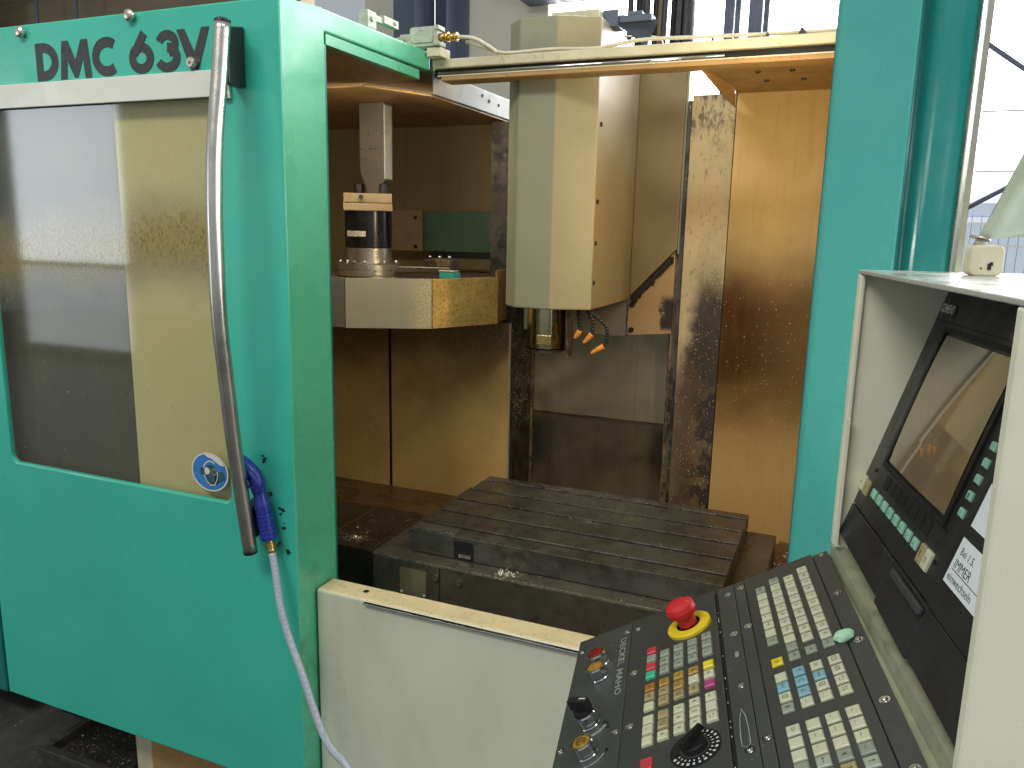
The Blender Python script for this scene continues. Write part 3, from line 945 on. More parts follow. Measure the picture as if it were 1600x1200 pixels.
# right-hand post and the rolled dark cover beside it
post = MB().prism([(-.049, 1.405), (-.043, 1.399), (.067, 1.399), (.067, 1.50), (-.049, 1.50)], 'z', .30, 2.012).build("corner_post", M_TEAL_POST, mach)
bv = post.modifiers.new("bevel", 'BEVEL'); bv.width = .003; bv.segments = 2; bv.limit_method = 'ANGLE'; bv.angle_limit = .5
MB().box(-.0505, -.0492, 1.412, 1.498, .32, 2.008).build("seal_strip", M_TEAL_DARK, post)
prof = [(.0675, 1.425), (.073, 1.436), (.080, 1.436), (.085, 1.428), (.094, 1.421), (.104, 1.424), (.113, 1.433), (.128, 1.438), (.143, 1.445), (.152, 1.460), (.155, 1.50), (.0675, 1.50)]
MB().prism(prof, 'z', .25, 2.05, smooth=True).build("rolled_cover", M_TEAL_DARK, mach)
MB().box(.158, .166, 1.445, 1.50, .25, 2.05).build("cover_trim", M_ALU, mach)
MB().box(-.02, .06, 1.505, 2.39, .2, 2.02).build("side_wall", M_OIL_WALL, mach)

# top rail
rl = MB()
rl.box(-1.046, .02, 1.922, 1.975, 2.029, 2.052)
rail = rl.build("top_rail", M_CREAM_RAIL, mach, bevel=.003)
MB().box(-1.046, .02, 1.935, 1.975, 2.011, 2.0285).build("groove", M_SEAM, rail)
MB().tube([(-1.03, 1.929, 2.0175), (-.30, 1.929, 2.0175)], .0045, 10).build("guide_rod", M_CHROME, rail)
MB().box(-1.02, .02, 1.922, 1.985, 1.998, 2.0105).build("lower_lip", M_OIL_UNDER, rail, bevel=.002)
MB().box(-1.03, .02, 1.9205, 1.9218, 2.0085, 2.0115).build("lip_edge", M_CREAM_RAIL, rail)
pth = smooth_path([(-.945, 1.915, 2.088), (-.89, 1.916, 2.070), (-.84, 1.93, 2.058), (-.72, 1.935, 2.060), (-.60, 1.93, 2.054), (-.50, 1.935, 2.066), (-.36, 1.93, 2.062), (-.2, 1.94, 2.060), (-.04, 1.94, 2.058)])
MB().tube(pth, .0042, 8).build("sensor_cable", M_BEIGE_PLASTIC, rail)
for x, s_ in ((-.84, .006), (-.33, .004), (-.21, .005), (-.137, .009)):
    MB().hexa([(x - s_, 1.93, 2.0525), (x + s_, 1.93, 2.0525), (x + s_, 1.945, 2.0525), (x - s_, 1.945, 2.0525),
               (x - s_ * .5, 1.932, 2.055 + s_ * 1.6), (x + s_ * .2, 1.932, 2.056 + s_), (x + s_ * .2, 1.943, 2.056 + s_), (x - s_ * .5, 1.943, 2.055 + s_ * 1.6)]).build("rail_clip", M_RUBBER, rail)
# limit switch on a bracket at the left end of the rail
lsw = MB()
lsw.prism(rrect(-1.092, -1.012, 2.077, 2.125, .006, 3), 'y', 1.885, 1.915)
lsw.box(-1.098, -1.086, 1.882, 1.918, 2.082, 2.092); lsw.box(-1.020, -1.004, 1.882, 1.918, 2.077, 2.088); lsw.box(-1.02, -1.006, 1.882, 1.918, 2.115, 2.126)
ls = lsw.build("limit_switch", M_SWITCH, mach, bevel=.002)
mb = MB().prism(rrect(-1.083, -1.024, 2.086, 2.117, .004, 2), 'y', 1.882, 1.8845)
mb.build("switch_lid", M_SWITCH, ls)
MB().box(-1.126, -1.0925, 1.893, 1.907, 2.083, 2.112).build("switch_head", M_SWITCH, ls, bevel=.002)
MB().cyl((-1.120, 1.878, 2.092), (0, 1, 0), .011, .014, 18).build("roller", M_ALU, ls)
mb = MB().cyl((-1.012, 1.90, 2.099), (1, 0, 0), .010, .018, 12).cyl((-.9938, 1.90, 2.0985), (1, 0, 0), .0125, .008, 6).cyl((-.9856, 1.90, 2.098), (1, 0, 0), .009, .018, 12).cyl((-.9674, 1.90, 2.0975), (1, 0, 0), .0115, .006, 6)
mb.build("cable_gland", M_BRASS, ls)
MB().tube(smooth_path([(-.962, 1.90, 2.0975), (-.92, 1.902, 2.092), (-.885, 1.908, 2.075), (-.86, 1.915, 2.058)]), .0048, 8).build("switch_cable", M_BEIGE_PLASTIC, ls)
MB().box(-1.045, -1.005, 1.89, 1.945, 2.0525, 2.0755).build("switch_bracket", M_CREAM_RAIL, mach, bevel=.002)
# little stop bracket on the door roof
mb = MB().box(-1.075, -1.051, 1.628, 1.665, 2.066, 2.104)
mb.box(-1.066, -1.056, 1.666, 1.70, 2.088, 2.102); mb.box(-1.070, -1.052, 1.70, 1.765, 2.090, 2.108)
mb.cyl((-1.0508, 1.645, 2.086), (1, 0, 0), .006, .004, 10); mb.cyl((-1.0518, 1.748, 2.10), (1, 0, 0), .005, .003, 10)
mb.build("stop_bracket", M_SWITCH, mach, bevel=.0015)

# ---- inside back walls -------------------------------------------
def panel(name, x0, x1, y, z0, z1, m, t=.006, **k):
    return MB().box(x0, x1, y, y + t, z0, z1).build(name, m, mach, **k)


panel("back_panel", -.330, .02, 2.400, .45, 2.03, M_OIL_WALL, label="golden oil-stained wall panel right of the column")
panel("back_panel", -.4545, -.3325, 2.398, .45, 2.012, M_SOOT, label="narrow wall strip blackened with soot")
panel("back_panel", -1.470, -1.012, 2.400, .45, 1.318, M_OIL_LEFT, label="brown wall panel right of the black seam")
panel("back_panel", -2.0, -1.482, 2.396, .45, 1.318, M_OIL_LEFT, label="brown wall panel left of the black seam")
MB().box(-1.4815, -1.4705, 2.401, 2.412, .45, 1.318).build("panel_seam", M_SEAM, mach)
MB().box(-1.0135, -1.0095, 2.396, 2.4065, .5, 1.318).build("panel_edge", M_CREAM_RAIL, mach)
MB().box(-1.018, -1.010, 2.4068, 2.62, .45, 1.9).build("column_return", M_SOOTY, mach)
MB().box(-.3345, -.3285, 2.4045, 2.412, .45, 2.03).build("panel_seam", M_SEAM, mach)
# column way covers
panel("column_cover", -1.000, -.5145, 2.604, .985, 1.62, M_STEEL_COVER, label="upper grey steel plate of the column cover")
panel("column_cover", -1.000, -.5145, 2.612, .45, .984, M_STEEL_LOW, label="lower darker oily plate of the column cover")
MB().box(-1.000, -.5145, 2.6025, 2.604, .983, .9865).build("cover_lip", M_GUIDE, mach)
MB().box(-1.0095, -1.0005, 2.595, 2.62, .45, 1.62).build("column_strip", M_GUIDE, mach)
MB().box(-.5140, -.505, 2.56, 2.62, .45, 1.95).build("column_strip", M_STEEL_COVER, mach)
MB().box(-.5045, -.492, 2.50, 2.60, .45, 2.0).build("column_strip", M_GUIDE, mach)
MB().box(-.491, -.470, 2.45, 2.56, .45, 2.0).build("column_strip", M_GUIDE, mach)
MB().box(-.469, -.456, 2.415, 2.52, .45, 2.0).build("column_strip", M_SOOTY, mach)

# roof pieces
mb = MB()
mb.prism([(-.372, 1.976), (.02, 1.976), (.02, 2.399), (-.335, 2.399), (-.325, 2.29)][::1], 'z', 2.012, 2.016)
mb.face([(-.372, 1.976, 2.012), (-.325, 2.29, 2.012), (-.3325, 2.397, 1.972), (-.350, 2.30, 1.985)])
gs = mb.build("roof_gusset", M_OIL_UNDER, mach)
for x, y in ((-.345, 1.990), (-.10, 1.993), (-.245, 2.10), (-.165, 2.10), (-.235, 2.22), (-.145, 2.22)):
    MB().lathe((x, y, 2.0119), (0, 0, -1), [(.007, 0), (.0065, .003), (.003, .0045), (0, .0045)], 10).build("screw", M_RUBBER, gs)
rs = MB().prism([(-1.05, 1.969), (-1.05, 2.032), (-2.0, 2.032), (-2.0, 2.008), (-1.27, 2.006)], 'y', 1.935, 2.76).build("roof_slab", [M_ROOF, M_LINING_DARK], mach, bevel=.003)
for p in rs.data.polygons:
    if abs(p.normal.y) > .9:
        p.material_index = 1
MB().hexa([(-1.99, 1.937, 2.001), (-1.27, 1.937, 1.9995), (-1.27, 2.755, 1.9995), (-1.99, 2.755, 2.001), (-1.99, 1.937, 2.0065), (-1.27, 1.937, 2.0045), (-1.27, 2.755, 2.0045), (-1.99, 2.755, 2.0065)]).build("roof_lining", M_LINING, mach)
MB().hexa([(-1.268, 1.937, 1.999), (-1.056, 1.937, 1.964), (-1.056, 2.755, 1.964), (-1.268, 2.755, 1.999), (-1.268, 1.937, 2.004), (-1.056, 1.937, 1.9685), (-1.056, 2.755, 1.9685), (-1.268, 2.755, 2.004)]).build("roof_lining", M_LINING, mach)
sm = MB()
for y, z in ((2.24, 2.012), (2.29, 2.004), (2.36, 2.002)):
    sm.cyl((-1.0499, y, z), (1, 0, 0), .005, .003, 8)
sm.build("roof_bolts", M_RUBBER, mach)
MB().box(-2.0, -1.10, 2.762, 2.768, 1.30, 2.03).build("rear_wall", M_INT_WALL, mach)
MB().box(-2.006, -2.0, 1.47, 2.76, .45, 2.0).build("left_wall", M_DARK_INT, mach)
MB().box(-1.095, -1.02, 2.412, 2.77, .45, 1.96).build("column_side", M_SOOTY, mach)
MB().box(-1.13, -1.10, 2.70, 2.757, 1.685, 1.76).build("hinge_block", M_BLACK, mach)
bx = MB().box(-1.66, -1.502, 2.68, 2.70, 1.535, 1.688).build("rear_plate", M_INT_BEIGE, mach, bevel=.002)
for z in (1.552, 1.660):
    MB().lathe((-1.53, 2.68, z), (0, -1, 0), [(.008, 0), (.007, .004), (.003, .004), (.003, .001), (0, .001)], 12).build("screw", M_RUBBER, bx)
MB().box(-1.50, -1.12, 2.69, 2.74, 1.535, 1.684).build("rear_box", M_INT_GREEN, mach, bevel=.004)
MB().box(-1.46, -1.12, 2.66, 2.755, 1.515, 1.534).build("rear_box_foot", M_BLACKCHIP, mach)
MB().box(-1.43, -1.13, 2.64, 2.655, 1.475, 1.514).build("rear_sill", M_DARK_INT, mach)

# ---- spindle head --------------------------------------------------
HB, HT = 1.415, 2.148
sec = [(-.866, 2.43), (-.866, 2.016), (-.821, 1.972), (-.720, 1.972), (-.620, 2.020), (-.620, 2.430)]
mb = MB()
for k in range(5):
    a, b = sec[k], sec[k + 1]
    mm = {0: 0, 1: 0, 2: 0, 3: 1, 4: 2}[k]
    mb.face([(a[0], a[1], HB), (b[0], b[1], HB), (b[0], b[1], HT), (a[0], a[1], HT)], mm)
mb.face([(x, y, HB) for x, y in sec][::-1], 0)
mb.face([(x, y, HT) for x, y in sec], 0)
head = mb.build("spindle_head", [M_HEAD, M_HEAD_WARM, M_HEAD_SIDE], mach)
weld(head)
bv = head.modifiers.new("bevel", 'BEVEL'); bv.width = .004; bv.segments = 2; bv.limit_method = 'ANGLE'; bv.angle_limit = .4
for z, y in ((1.893, 2.044), (1.698, 2.038), (1.591, 2.036), (1.488, 2.033)):
    MB().lathe((-.6195, y, z), (1, 0, 0), [(.0068, 0), (.006, .003), (.003, .003), (.003, .001), (0, .001)], 12).build("screw", M_RUBBER, head)
# cap and terminal bracket on top
MB().box(-.77, -.640, 2.06, 2.16, 2.1495, 2.178).build("cap_plate", M_CREAM_RAIL, head, bevel=.003)
mb = MB()
mb.faces([(-.62, 2.10, 2.165), (-.50, 2.12, 2.155), (-.535, 2.14, 2.095), (-.61, 2.10, 2.150)], [(0, 1, 2, 3)])
mb.box(-.60, -.515, 2.10, 2.145, 2.150, 2.166); mb.box(-.575, -.54, 2.10, 2.13, 2.1665, 2.175); mb.box(-.64, -.60, 2.09, 2.15, 2.14, 2.18)
mb.tube([(-.54, 2.14, 2.10), (-.50, 2.16, 2.075), (-.42, 2.2, 2.062)], .004, 6)
mb.build("terminal_bracket", M_BLUESTEEL, head)
# rear cover with slanted lower edge, carriage plates below
MB().prism([(-.6195, 1.425), (-.497, 1.556), (-.479, 1.575), (-.479, 2.11), (-.6195, 2.11)], 'y', 2.42, 2.436).build("rear_cover", M_HEAD_REAR, head, bevel=.003)
MB().box(-.4785, -.472, 2.425, 2.47, 1.56, 2.11).build("rear_trim", M_HEAD, head)
MB().box(-.985, -.628, 2.45, 2.50, 1.295, 1.60).build("carriage_plate", M_CARR_GREY, head, bevel=.002)
MB().prism([(-.6255, 1.300), (-.487, 1.314), (-.487, 1.60), (-.6255, 1.60)], 'y', 2.444, 2.46).build("carriage_plate", M_CARR_TAN, head, bevel=.002,
                                                                                          label="tan plate with a black sooty patch")
MB().box(-.6275, -.6245, 2.440, 2.4455, 1.302, 1.415).build("carriage_edge", M_EDGE, head)
for z in (1.318, 1.398):
    MB().lathe((-.614, 2.444, z), (0, -1, 0), [(.009, 0), (.008, .005), (.004, .005), (.004, .001), (0, .001)], 12).build("screw", M_RUBBER, head)
# swarf caked along the slanted edge
mb = MB()
for k in range(150):
    t = random.random()
    x = -.615 + .118 * t; z = 1.428 + .122 * t - random.random() ** 2 * .026 * (1 - .7 * t) - .004
    s_ = random.uniform(.003, .007)
    mb.box(x - s_, x + s_, 2.436 - random.random() * .006, 2.4437, z - s_, z + s_)
mb.build("caked_swarf", M_BLACKCHIP, head, kind="stuff")
# spindle nose
SXc, SYc = -.772, 2.10
mb = MB().lathe((SXc, SYc, 1.4149), (0, 0, -1), [(.056, 0), (.056, .118), (.054, .1215), (.050, .1215), (.050, .129), (.030, .131), (0, .131)], 40)
mb.build("spindle_nose", M_SPINDLE, head)
MB().box(-.782, -.738, 2.043, 2.052, 1.308, 1.336).build("drive_key", M_BRASS, head, bevel=.002)
MB().lathe((SXc, SYc, 1.2935), (0, 0, -1), [(.0575, 0), (.0575, .004), (.05, .005)], 40).build("nose_ring", M_RUBBER, head)
MB().box(-.708, -.700, 2.08, 2.12, 1.275, 1.4145).build("nose_pipe", M_GUIDE, head)
# segmented coolant hoses with orange tips
noz = [([(-.665, 2.05, 1.413), (-.661, 2.05, 1.385), (-.657, 2.05, 1.355)], (-.672, 2.048, 1.333)),
       ([(-.640, 2.05, 1.413), (-.628, 2.05, 1.398), (-.621, 2.05, 1.375), (-.623, 2.05, 1.348)], (-.645, 2.046, 1.322)),
       ([(-.630, 2.055, 1.405), (-.604, 2.05, 1.390), (-.584, 2.05, 1.370), (-.580, 2.05, 1.340), (-.588, 2.05, 1.318)], (-.622, 2.044, 1.296))]
for pth, tip in noz:
    sp = smooth_path(pth, 8)
    # even resample into ball segments
    L = [0]
    for a, b in zip(sp, sp[1:]):
        L.append(L[-1] + (b - a).length)
    n = max(4, int(L[-1] / .0085))
    mb = MB()
    for k in range(n):
        d = L[-1] * (k + .5) / n
        i = max(j for j in range(len(L)) if L[j] <= d)
        i = min(i, len(sp) - 2)
        t = (d - L[i]) / max(1e-6, L[i + 1] - L[i])
        p = sp[i].lerp(sp[i + 1], t)
        dr = (sp[i + 1] - sp[i]).normalized()
        mb.lathe(p - dr * .004, dr, [(.0035, 0), (.0056, .002), (.006, .0045), (.0045, .0075), (.003, .0085)], 10)
    mb.build("coolant_hose", M_RUBBER, head)
    e = sp[-1]; d = (Vector(tip) - e)
    MB().lathe(e, d, [(.0075, 0), (.0085, .003), (.0075, d.length * .45), (.0045, d.length * .95), (.003, d.length), (0, d.length)], 14).build("nozzle_tip", M_ORANGE, head)

# ---- work table ----------------------------------------------------
TX0, TX1, TY0, TY1, TZ = -.990, -.190, 1.703, 2.205, .850
ys = [TY0]
slots = [1.763, 1.862, 1.965, 2.060, 2.162]
prof = [(TY0, .79), (TY0, TZ)]
for sy in slots:
    prof += [(sy - .007, TZ), (sy - .007, TZ - .016), (sy - .013, TZ - .016), (sy - .013, TZ - .026), (sy + .013, TZ - .026), (sy + .013, TZ - .016), (sy + .007, TZ - .016), (sy + .007, TZ)]
prof += [(TY1, TZ), (TY1, .79)]
mb = MB().prism(prof, 'x', TX0, TX1)
tb = mb.build("work_table", [M_TABLE, M_TABLE_SIDE], mach)
for p in tb.data.polygons:
    if p.normal.y < -.9 and abs(p.center.y + 1.9 - TY0) < .002:
        p.material_index = 1
bv = tb.modifiers.new("bevel", 'BEVEL'); bv.width = .0015; bv.segments = 1; bv.limit_method = 'ANGLE'
for sy in slots:
    MB().box(TX0 + .001, TX1 - .001, sy + .0072, sy + .0086, TZ + .0001, TZ + .0006).build("slot_edge", M_EDGE, tb)
MB().box(TX0, TX1, TY0 - .0006, TY0 + .0012, TZ - .0012, TZ + .0005).build("front_edge", M_EDGE, tb)
# front raised strip, gap plate and locking pocket
MB().box(-.984, -.862, TY0 + .004, TY0 + .044, TZ + .0006, TZ + .0045).build("end_plate", M_TABLE_SIDE, tb, bevel=.001)
pk = MB().prism(rrect(-.862, -.806, .787, .840, .010, 4), 'y', TY0 - .0012, TY0 - .0002).build("pocket", M_SEAM, tb)
MB().box(-.848, -.814, TY0 - .0030, TY0 - .0014, .797, .806).build("pocket_bolt", M_CHROME, tb)
for x, y in ((-.847, 1.790), (-.785, 1.792), (-.756, 1.810), (-.80, 2.17), (-.72, 2.155)):
    MB().lathe((x, y, TZ + .0006), (0, 0, 1), [(.009, 0), (.008, .0018), (.005, .0018), (.004, .0004), (0, .0004)], 12).build("plug", M_RUBBER, tb)
# apron trough round the table
mb = MB()
AX0, AX1, AY0, AY1, AZ = -1.072, -.115, 1.648, 2.24, .7885
mb.box(AX0, AX1, AY0, AY1, .60, AZ)
ap = mb.build("table_apron", M_APRON, mach, bevel=.003)
MB().box(AX0, AX1, AY0 - .0015, AY0 + .003, AZ - .0045, AZ + .0012).build("apron_edge", M_EDGE, ap)
MB().box(AX0 - .001, AX0 + .002, AY0 + .004, AY1, AZ - .0005, AZ + .0012).build("apron_edge", M_TABLE_SIDE, ap)
MB().box(-.876, -.873, AY0 - .0008, AY0 + .0006, .60, AZ - .006).build("apron_seam", M_SEAM, ap)
MB().prism(rrect(-.988, -.912, .696, .766, .004, 2), 'y', AY0 - .003, AY0 - .0005).build("cover_plate", M_STEEL_COVER, ap)
mb = MB()
for x, z in ((-.983, .701), (-.917, .701)):
    mb.cyl((x, AY0 - .003, z), (0, -1, 0), .003, .0015, 8)
mb.build("rivets", M_CHIP, ap)
for x, z in ((-.884, .757), (-.818, .756)):
    MB().lathe((x, AY0 - .0005, z), (0, -1, 0), [(.0085, 0), (.008, .006), (.0035, .006), (.0035, .002), (0, .002)], 14).build("bolt", M_TABLE_SIDE, ap)

# telescopic covers left and right of the table
MB().box(-1.268, -1.0735, 1.690, 1.998, .50, .772).build("way_cover", M_COVER, mach, bevel=.002)
MB().box(-1.47, -1.2695, 1.684, 2.004, .50, .766).build("way_cover", M_COVER, mach, bevel=.002)
MB().box(-1.95, -1.4715, 1.678, 2.008, .50, .760).build("way_cover", M_COVER, mach, bevel=.002)
MB().box(-1.270, -1.2675, 1.6895, 1.999, .7665, .7735).build("cover_lip", M_BROWN_FLOOR, mach)
MB().hexa([(-2.0, 2.010, .52), (-1.016, 2.010, .52), (-1.016, 2.395, .52), (-2.0, 2.395, .52),
           (-2.0, 2.010, .715), (-1.016, 2.010, .715), (-1.016, 2.395, .690), (-2.0, 2.395, .690)]).build("chip_floor", M_BROWN_FLOOR, mach)
MB().box(-1.016, -.456, 2.241, 2.59, .50, .70).build("chip_floor", M_BROWN_FLOOR, mach)
MB().hexa([(-.114, 1.45, .50), (.0, 1.45, .50), (.0, 2.397, .50), (-.114, 2.397, .50),
           (-.114, 1.45, .740), (.0, 1.45, .740), (.0, 2.397, .712), (-.114, 2.397, .712)]).build("chip_floor", M_BROWN_FLOOR, mach)
MB().box(-.455, -.115, 2.241, 2.397, .50, .705).build("chip_floor", M_BROWN_FLOOR, mach)

# swarf lying about
def chips(name, n, area, m, smin=.0012, smax=.004, parent=mach):
    mb = MB()
    for _ in range(n):
        x, y, z = area()
        s_ = random.uniform(smin, smax)
        a = random.uniform(0, 2 * PI)
        ux, uy = math.cos(a) * s_, math.sin(a) * s_
        hz = random.uniform(.0, s_)
        mb.face([(x - ux, y - uy, z + .0006), (x + uy * .4, y - ux * .4, z + .0008 + hz * .6), (x + ux, y + uy, z + .0009 + hz)])
    return mb.build(name, m, parent, kind="stuff")


def g(a, b):
    return random.uniform(a, b)


def clump(cx, cy, z, r):
    def f():
        d = r * abs(random.gauss(0, .6)); t = g(0, 2 * PI)
        return cx + d * math.cos(t), cy + d * .7 * math.sin(t), z
    return f


chips("metal_chips", 120, lambda: (g(-1.26, -1.09), g(1.70, 1.99), .772), M_CHIP, .0012, .0045)
chips("metal_chips", 90, clump(-1.19, 1.745, .772, .05), M_CHIP, .0015, .006)
chips("metal_chips", 420, lambda: (g(TX0, TX1), g(TY0, TY1), TZ), M_CHIP, .0008, .0026)
chips("metal_chips", 420, clump(-.58, 1.95, TZ, .10), M_CHIP, .0007, .0018)
chips("metal_chips", 200, lambda: (g(TX0 + .1, TX1), g(TY0, TY1), TZ), M_BLACKCHIP, .0012, .003)
chips("metal_chips", 500, lambda: (g(-.112, -.045), g(1.9, 2.38), .735), M_CHIP_DARK, .002, .006)
chips("metal_chips", 260, lambda: (g(-.112, -.045), g(1.75, 2.25), .738), M_CHIP, .002, .006)
chips("metal_chips", 110, lambda: (g(-1.9, -1.1), g(2.02, 2.38), .709), M_CHIP, .0012, .004)
chips("metal_chips", 160, clump(-.70, 1.672, AZ, .035), M_CHIP, .0015, .007)
chips("metal_chips", 60, lambda: (g(-1.06, -.2), g(1.652, 1.70), AZ), M_CHIP, .001, .003)
mb = MB()
for _ in range(900):      # glittering chips stuck to the shade-darkened wall under the magazine
    x = g(-1.40, -1.015); z = 1.31 - abs(random.gauss(0, .09))
    if random.random() > (x + 1.5) * 2.2:
        continue
    s_ = g(.0010, .0030)
    mb.face([(x - s_, 2.3995, z - s_), (x + s_, 2.397, z - s_ * .5), (x, 2.3985, z + s_)])
for _ in range(330):
    y = g(2.41, 2.60); z = g(.95, 1.40); s_ = g(.0009, .002)
    mb.face([(-1.0095, y - s_, z - s_), (-1.008, y + s_, z - s_ * .5), (-1.0092, y, z + s_)])
for _ in range(260):
    x = g(-.33, -.02); z = g(.72, 1.5); s_ = g(.0007, .0018)
    mb.face([(x - s_, 2.3995, z - s_), (x + s_, 2.397, z - s_ * .5), (x, 2.3985, z + s_)])
for _ in range(200):
    x = g(-.45, -.335); z = g(.78, 1.5); s_ = g(.0007, .002)
    mb.face([(x - s_, 2.3975, z - s_), (x + s_, 2.395, z - s_ * .5), (x, 2.3965, z + s_)])
mb.build("stuck_chips", M_CHIP, mach, kind="stuff")

# ---- tool magazine -------------------------------------------------
MCX, MCY, MR, MZ0, MZ1 = -1.405, 2.335, .408, 1.330, 1.476
ang0 = math.degrees(math.atan2(1.939 - MCY, -1.339 - MCX))
vs = [(MCX + MR * math.cos(math.radians(ang0 + 36 * k)), MCY + MR * math.sin(math.radians(ang0 + 36 * k))) for k in range(10)]
mg = MB()
mg.prism([(MCX + (x - MCX) * .965, MCY + (y - MCY) * .965) for x, y in vs], 'z', MZ0 + .004, MZ1 - .012)
mag = mg.build("tool_magazine", M_DARK_INT, mach)
cols = {9: M_MAG_GREY, 0: M_MAG_FRONT, 1: M_MAG_GOLD, 2: M_OIL_UNDER, 8: M_MAG_GREY, 3: M_MAG_GREY}
for k in (8, 9, 0, 1, 2, 3):
    a = Vector(vs[k]); b = Vector(vs[(k + 1) % 10])
    d = (b - a).normalized(); nn = Vector((d.y, -d.x))
    a2 = a + d * .0015; b2 = b - d * .0015
    q = [a2, b2, b2 - nn * .005, a2 - nn * .005]
    off = nn * (.004 if k == 0 else (0.0 if k != 2 else -.006))
    ex = .02 if k == 2 else 0
    mb = MB().prism([(p + off)[:] for p in q], 'z', MZ0, MZ1 + ex)
    mb.build("cover_plate", cols[k], mag, bevel=.0008)
# top deck items
def mag_pt(r, a):
    return MCX + r * math.cos(math.radians(a)), MCY + r * math.sin(math.radians(a))


MB().prism([(p[0], p[1]) for p in [mag_pt(.37, ang0 + 5 + 15 * k) for k in range(6)] + [mag_pt(.25, ang0 + 80 - 15 * k) for k in range(6)]], 'z', MZ1 - .011, MZ1 - .004).build("deck_ring", M_APRON, mag)
mb = MB().box(-1.165, -1.115, 2.19, 2.235, MZ1 - .010, MZ1 + .010)
mb.build("green_block", M_TEAL, mag)
MB().box(-1.175, -1.120, 2.20, 2.24, MZ1 + .0102, MZ1 + .018).build("clip", M_ALU, mag, bevel=.002)
MX, MY = -1.428, 2.20
mb = MB().lathe((MX, MY, MZ1 - .008), (0, 0, 1), [(.100, 0), (.102, .003), (.102, .017), (.100, .019), (.100, .021), (.103, .022), (.103, .038), (.098, .041), (0, .041)], 48)
mb.build("motor_flange", M_ALU, mag)
mb = MB()
for a in range(15, 375, 40):
    mb.cyl((MX + .091 * math.cos(math.radians(a)), MY + .091 * math.sin(math.radians(a)), MZ1 + .0332), (0, 0, 1), .0055, .009, 8)
mb.build("flange_bolts", M_CHROME, mag)
MB().lathe((MX, MY, MZ1 + .0335), (0, 0, 1), [(.073, 0), (.073, .046), (.071, .048), (0, .048)], 40).build("motor_collar", M_ALU, mag)
MB().lathe((MX, MY, MZ1 + .082), (0, 0, 1), [(.0745, 0), (.0745, .112), (0, .112)], 40).build("motor_body", M_BLACK_GLOSS, mag)
mb = MB()
for k in range(6):
    a0_, a1_ = math.radians(-118 + 9 * k), math.radians(-118 + 9 * (k + 1))
    r0, r1 = .0748, .0763
    mb.face([(MX + r1 * math.cos(a0_), MY + r1 * math.sin(a0_), 1.592), (MX + r1 * math.cos(a1_), MY + r1 * math.sin(a1_), 1.592),
             (MX + r1 * math.cos(a1_), MY + r1 * math.sin(a1_), 1.609), (MX + r1 * math.cos(a0_), MY + r1 * math.sin(a0_), 1.609)])
mb.build("rating_plate", M_CHIP, mag)


def rot_box(cx, cy, hx, hy, a, z0, z1):
    c, s = math.cos(math.radians(a)), math.sin(math.radians(a))
    return MB().prism([(cx + x * c - y * s, cy + x * s + y * c) for x, y in ((-hx, -hy), (hx, -hy), (hx, hy), (-hx, hy))], 'z', z0, z1)


rot_box(MX, MY, .075, .075, 32, 1.671, 1.694).build("gearbox_plate", M_INT_BEIGE, mag, bevel=.002)
gb = rot_box(MX, MY, .074, .074, 32, 1.6955, 1.724).build("gearbox_plate", M_INT_BEIGE, mag, bevel=.002)
MB().lathe((MX + .030, MY - .086, 1.712), (.53, -.85, 0), [(.007, 0), (.007, .003), (.003, .003), (.003, .001), (0, .001)], 12).build("bolt", M_RUBBER, mag)
dk = MB()
dk.prism([(-1.446, 1.79), (-1.424, 1.745), (-1.424, 1.7245), (-1.378, 1.7245), (-1.378, 1.745), (-1.356, 1.765), (-1.356, 1.998), (-1.446, 1.998)], 'y', 2.185, 2.235)
duct = dk.build("cable_duct", M_DUCT, mag)
MB().box(-1.3555, -1.351, 2.18, 2.22, 1.77, 1.99).build("duct_edge", M_ROOF, mag)
for z in (1.83, 1.86, 1.905):
    MB().box(-1.446, -1.356, 2.1835, 2.1848, z, z + .002).build("duct_seam", M_EDGE if z > 1.85 else M_GUIDE, mag)
for x in (-1.462, -1.372):
    MB().lathe((x, 2.20, 1.7245), (0, 0, 1), [(.016, 0), (.016, .03), (.012, .034), (0, .034)], 14).build("socket", M_RUBBER, mag)
# feed block between motor and drum edge
MB().prism([(-1.34, 2.20), (-1.16, 2.255), (-1.16, 2.295), (-1.33, 2.30)], 'z', MZ1 + .006, MZ1 + .024).build("feed_arm", M_APRON, mag, bevel=.002)
MB().box(-1.255, -1.165, 2.26, 2.315, MZ1 + .025, MZ1 + .048).build("feed_block", M_GUIDE, mag, bevel=.002)
mb = MB()
for x in (-1.245, -1.21, -1.175):
    mb.cyl((x, 2.275, MZ1 + .0482), (0, 0, 1), .006, .012, 8)
mb.build("feed_bolts", M_CHROME, mag)

# ================================================================== CONTROL CONSOLE
RX, RY = .2164, -.9763
CROT = math.atan2(RY, RX)
CZ = 1.576
con = thing("control_console", "cream control console with dark screen panel and sloping keyboard", "control console", (.014, 1.17, 0), CROT)
ORG[con] = Vector((0, 0, -CZ))       # console meshes are written with z measured from the top edge of the hood


def conb(mb, name, m, **k):
    return mb.build(name, m, con, **k)


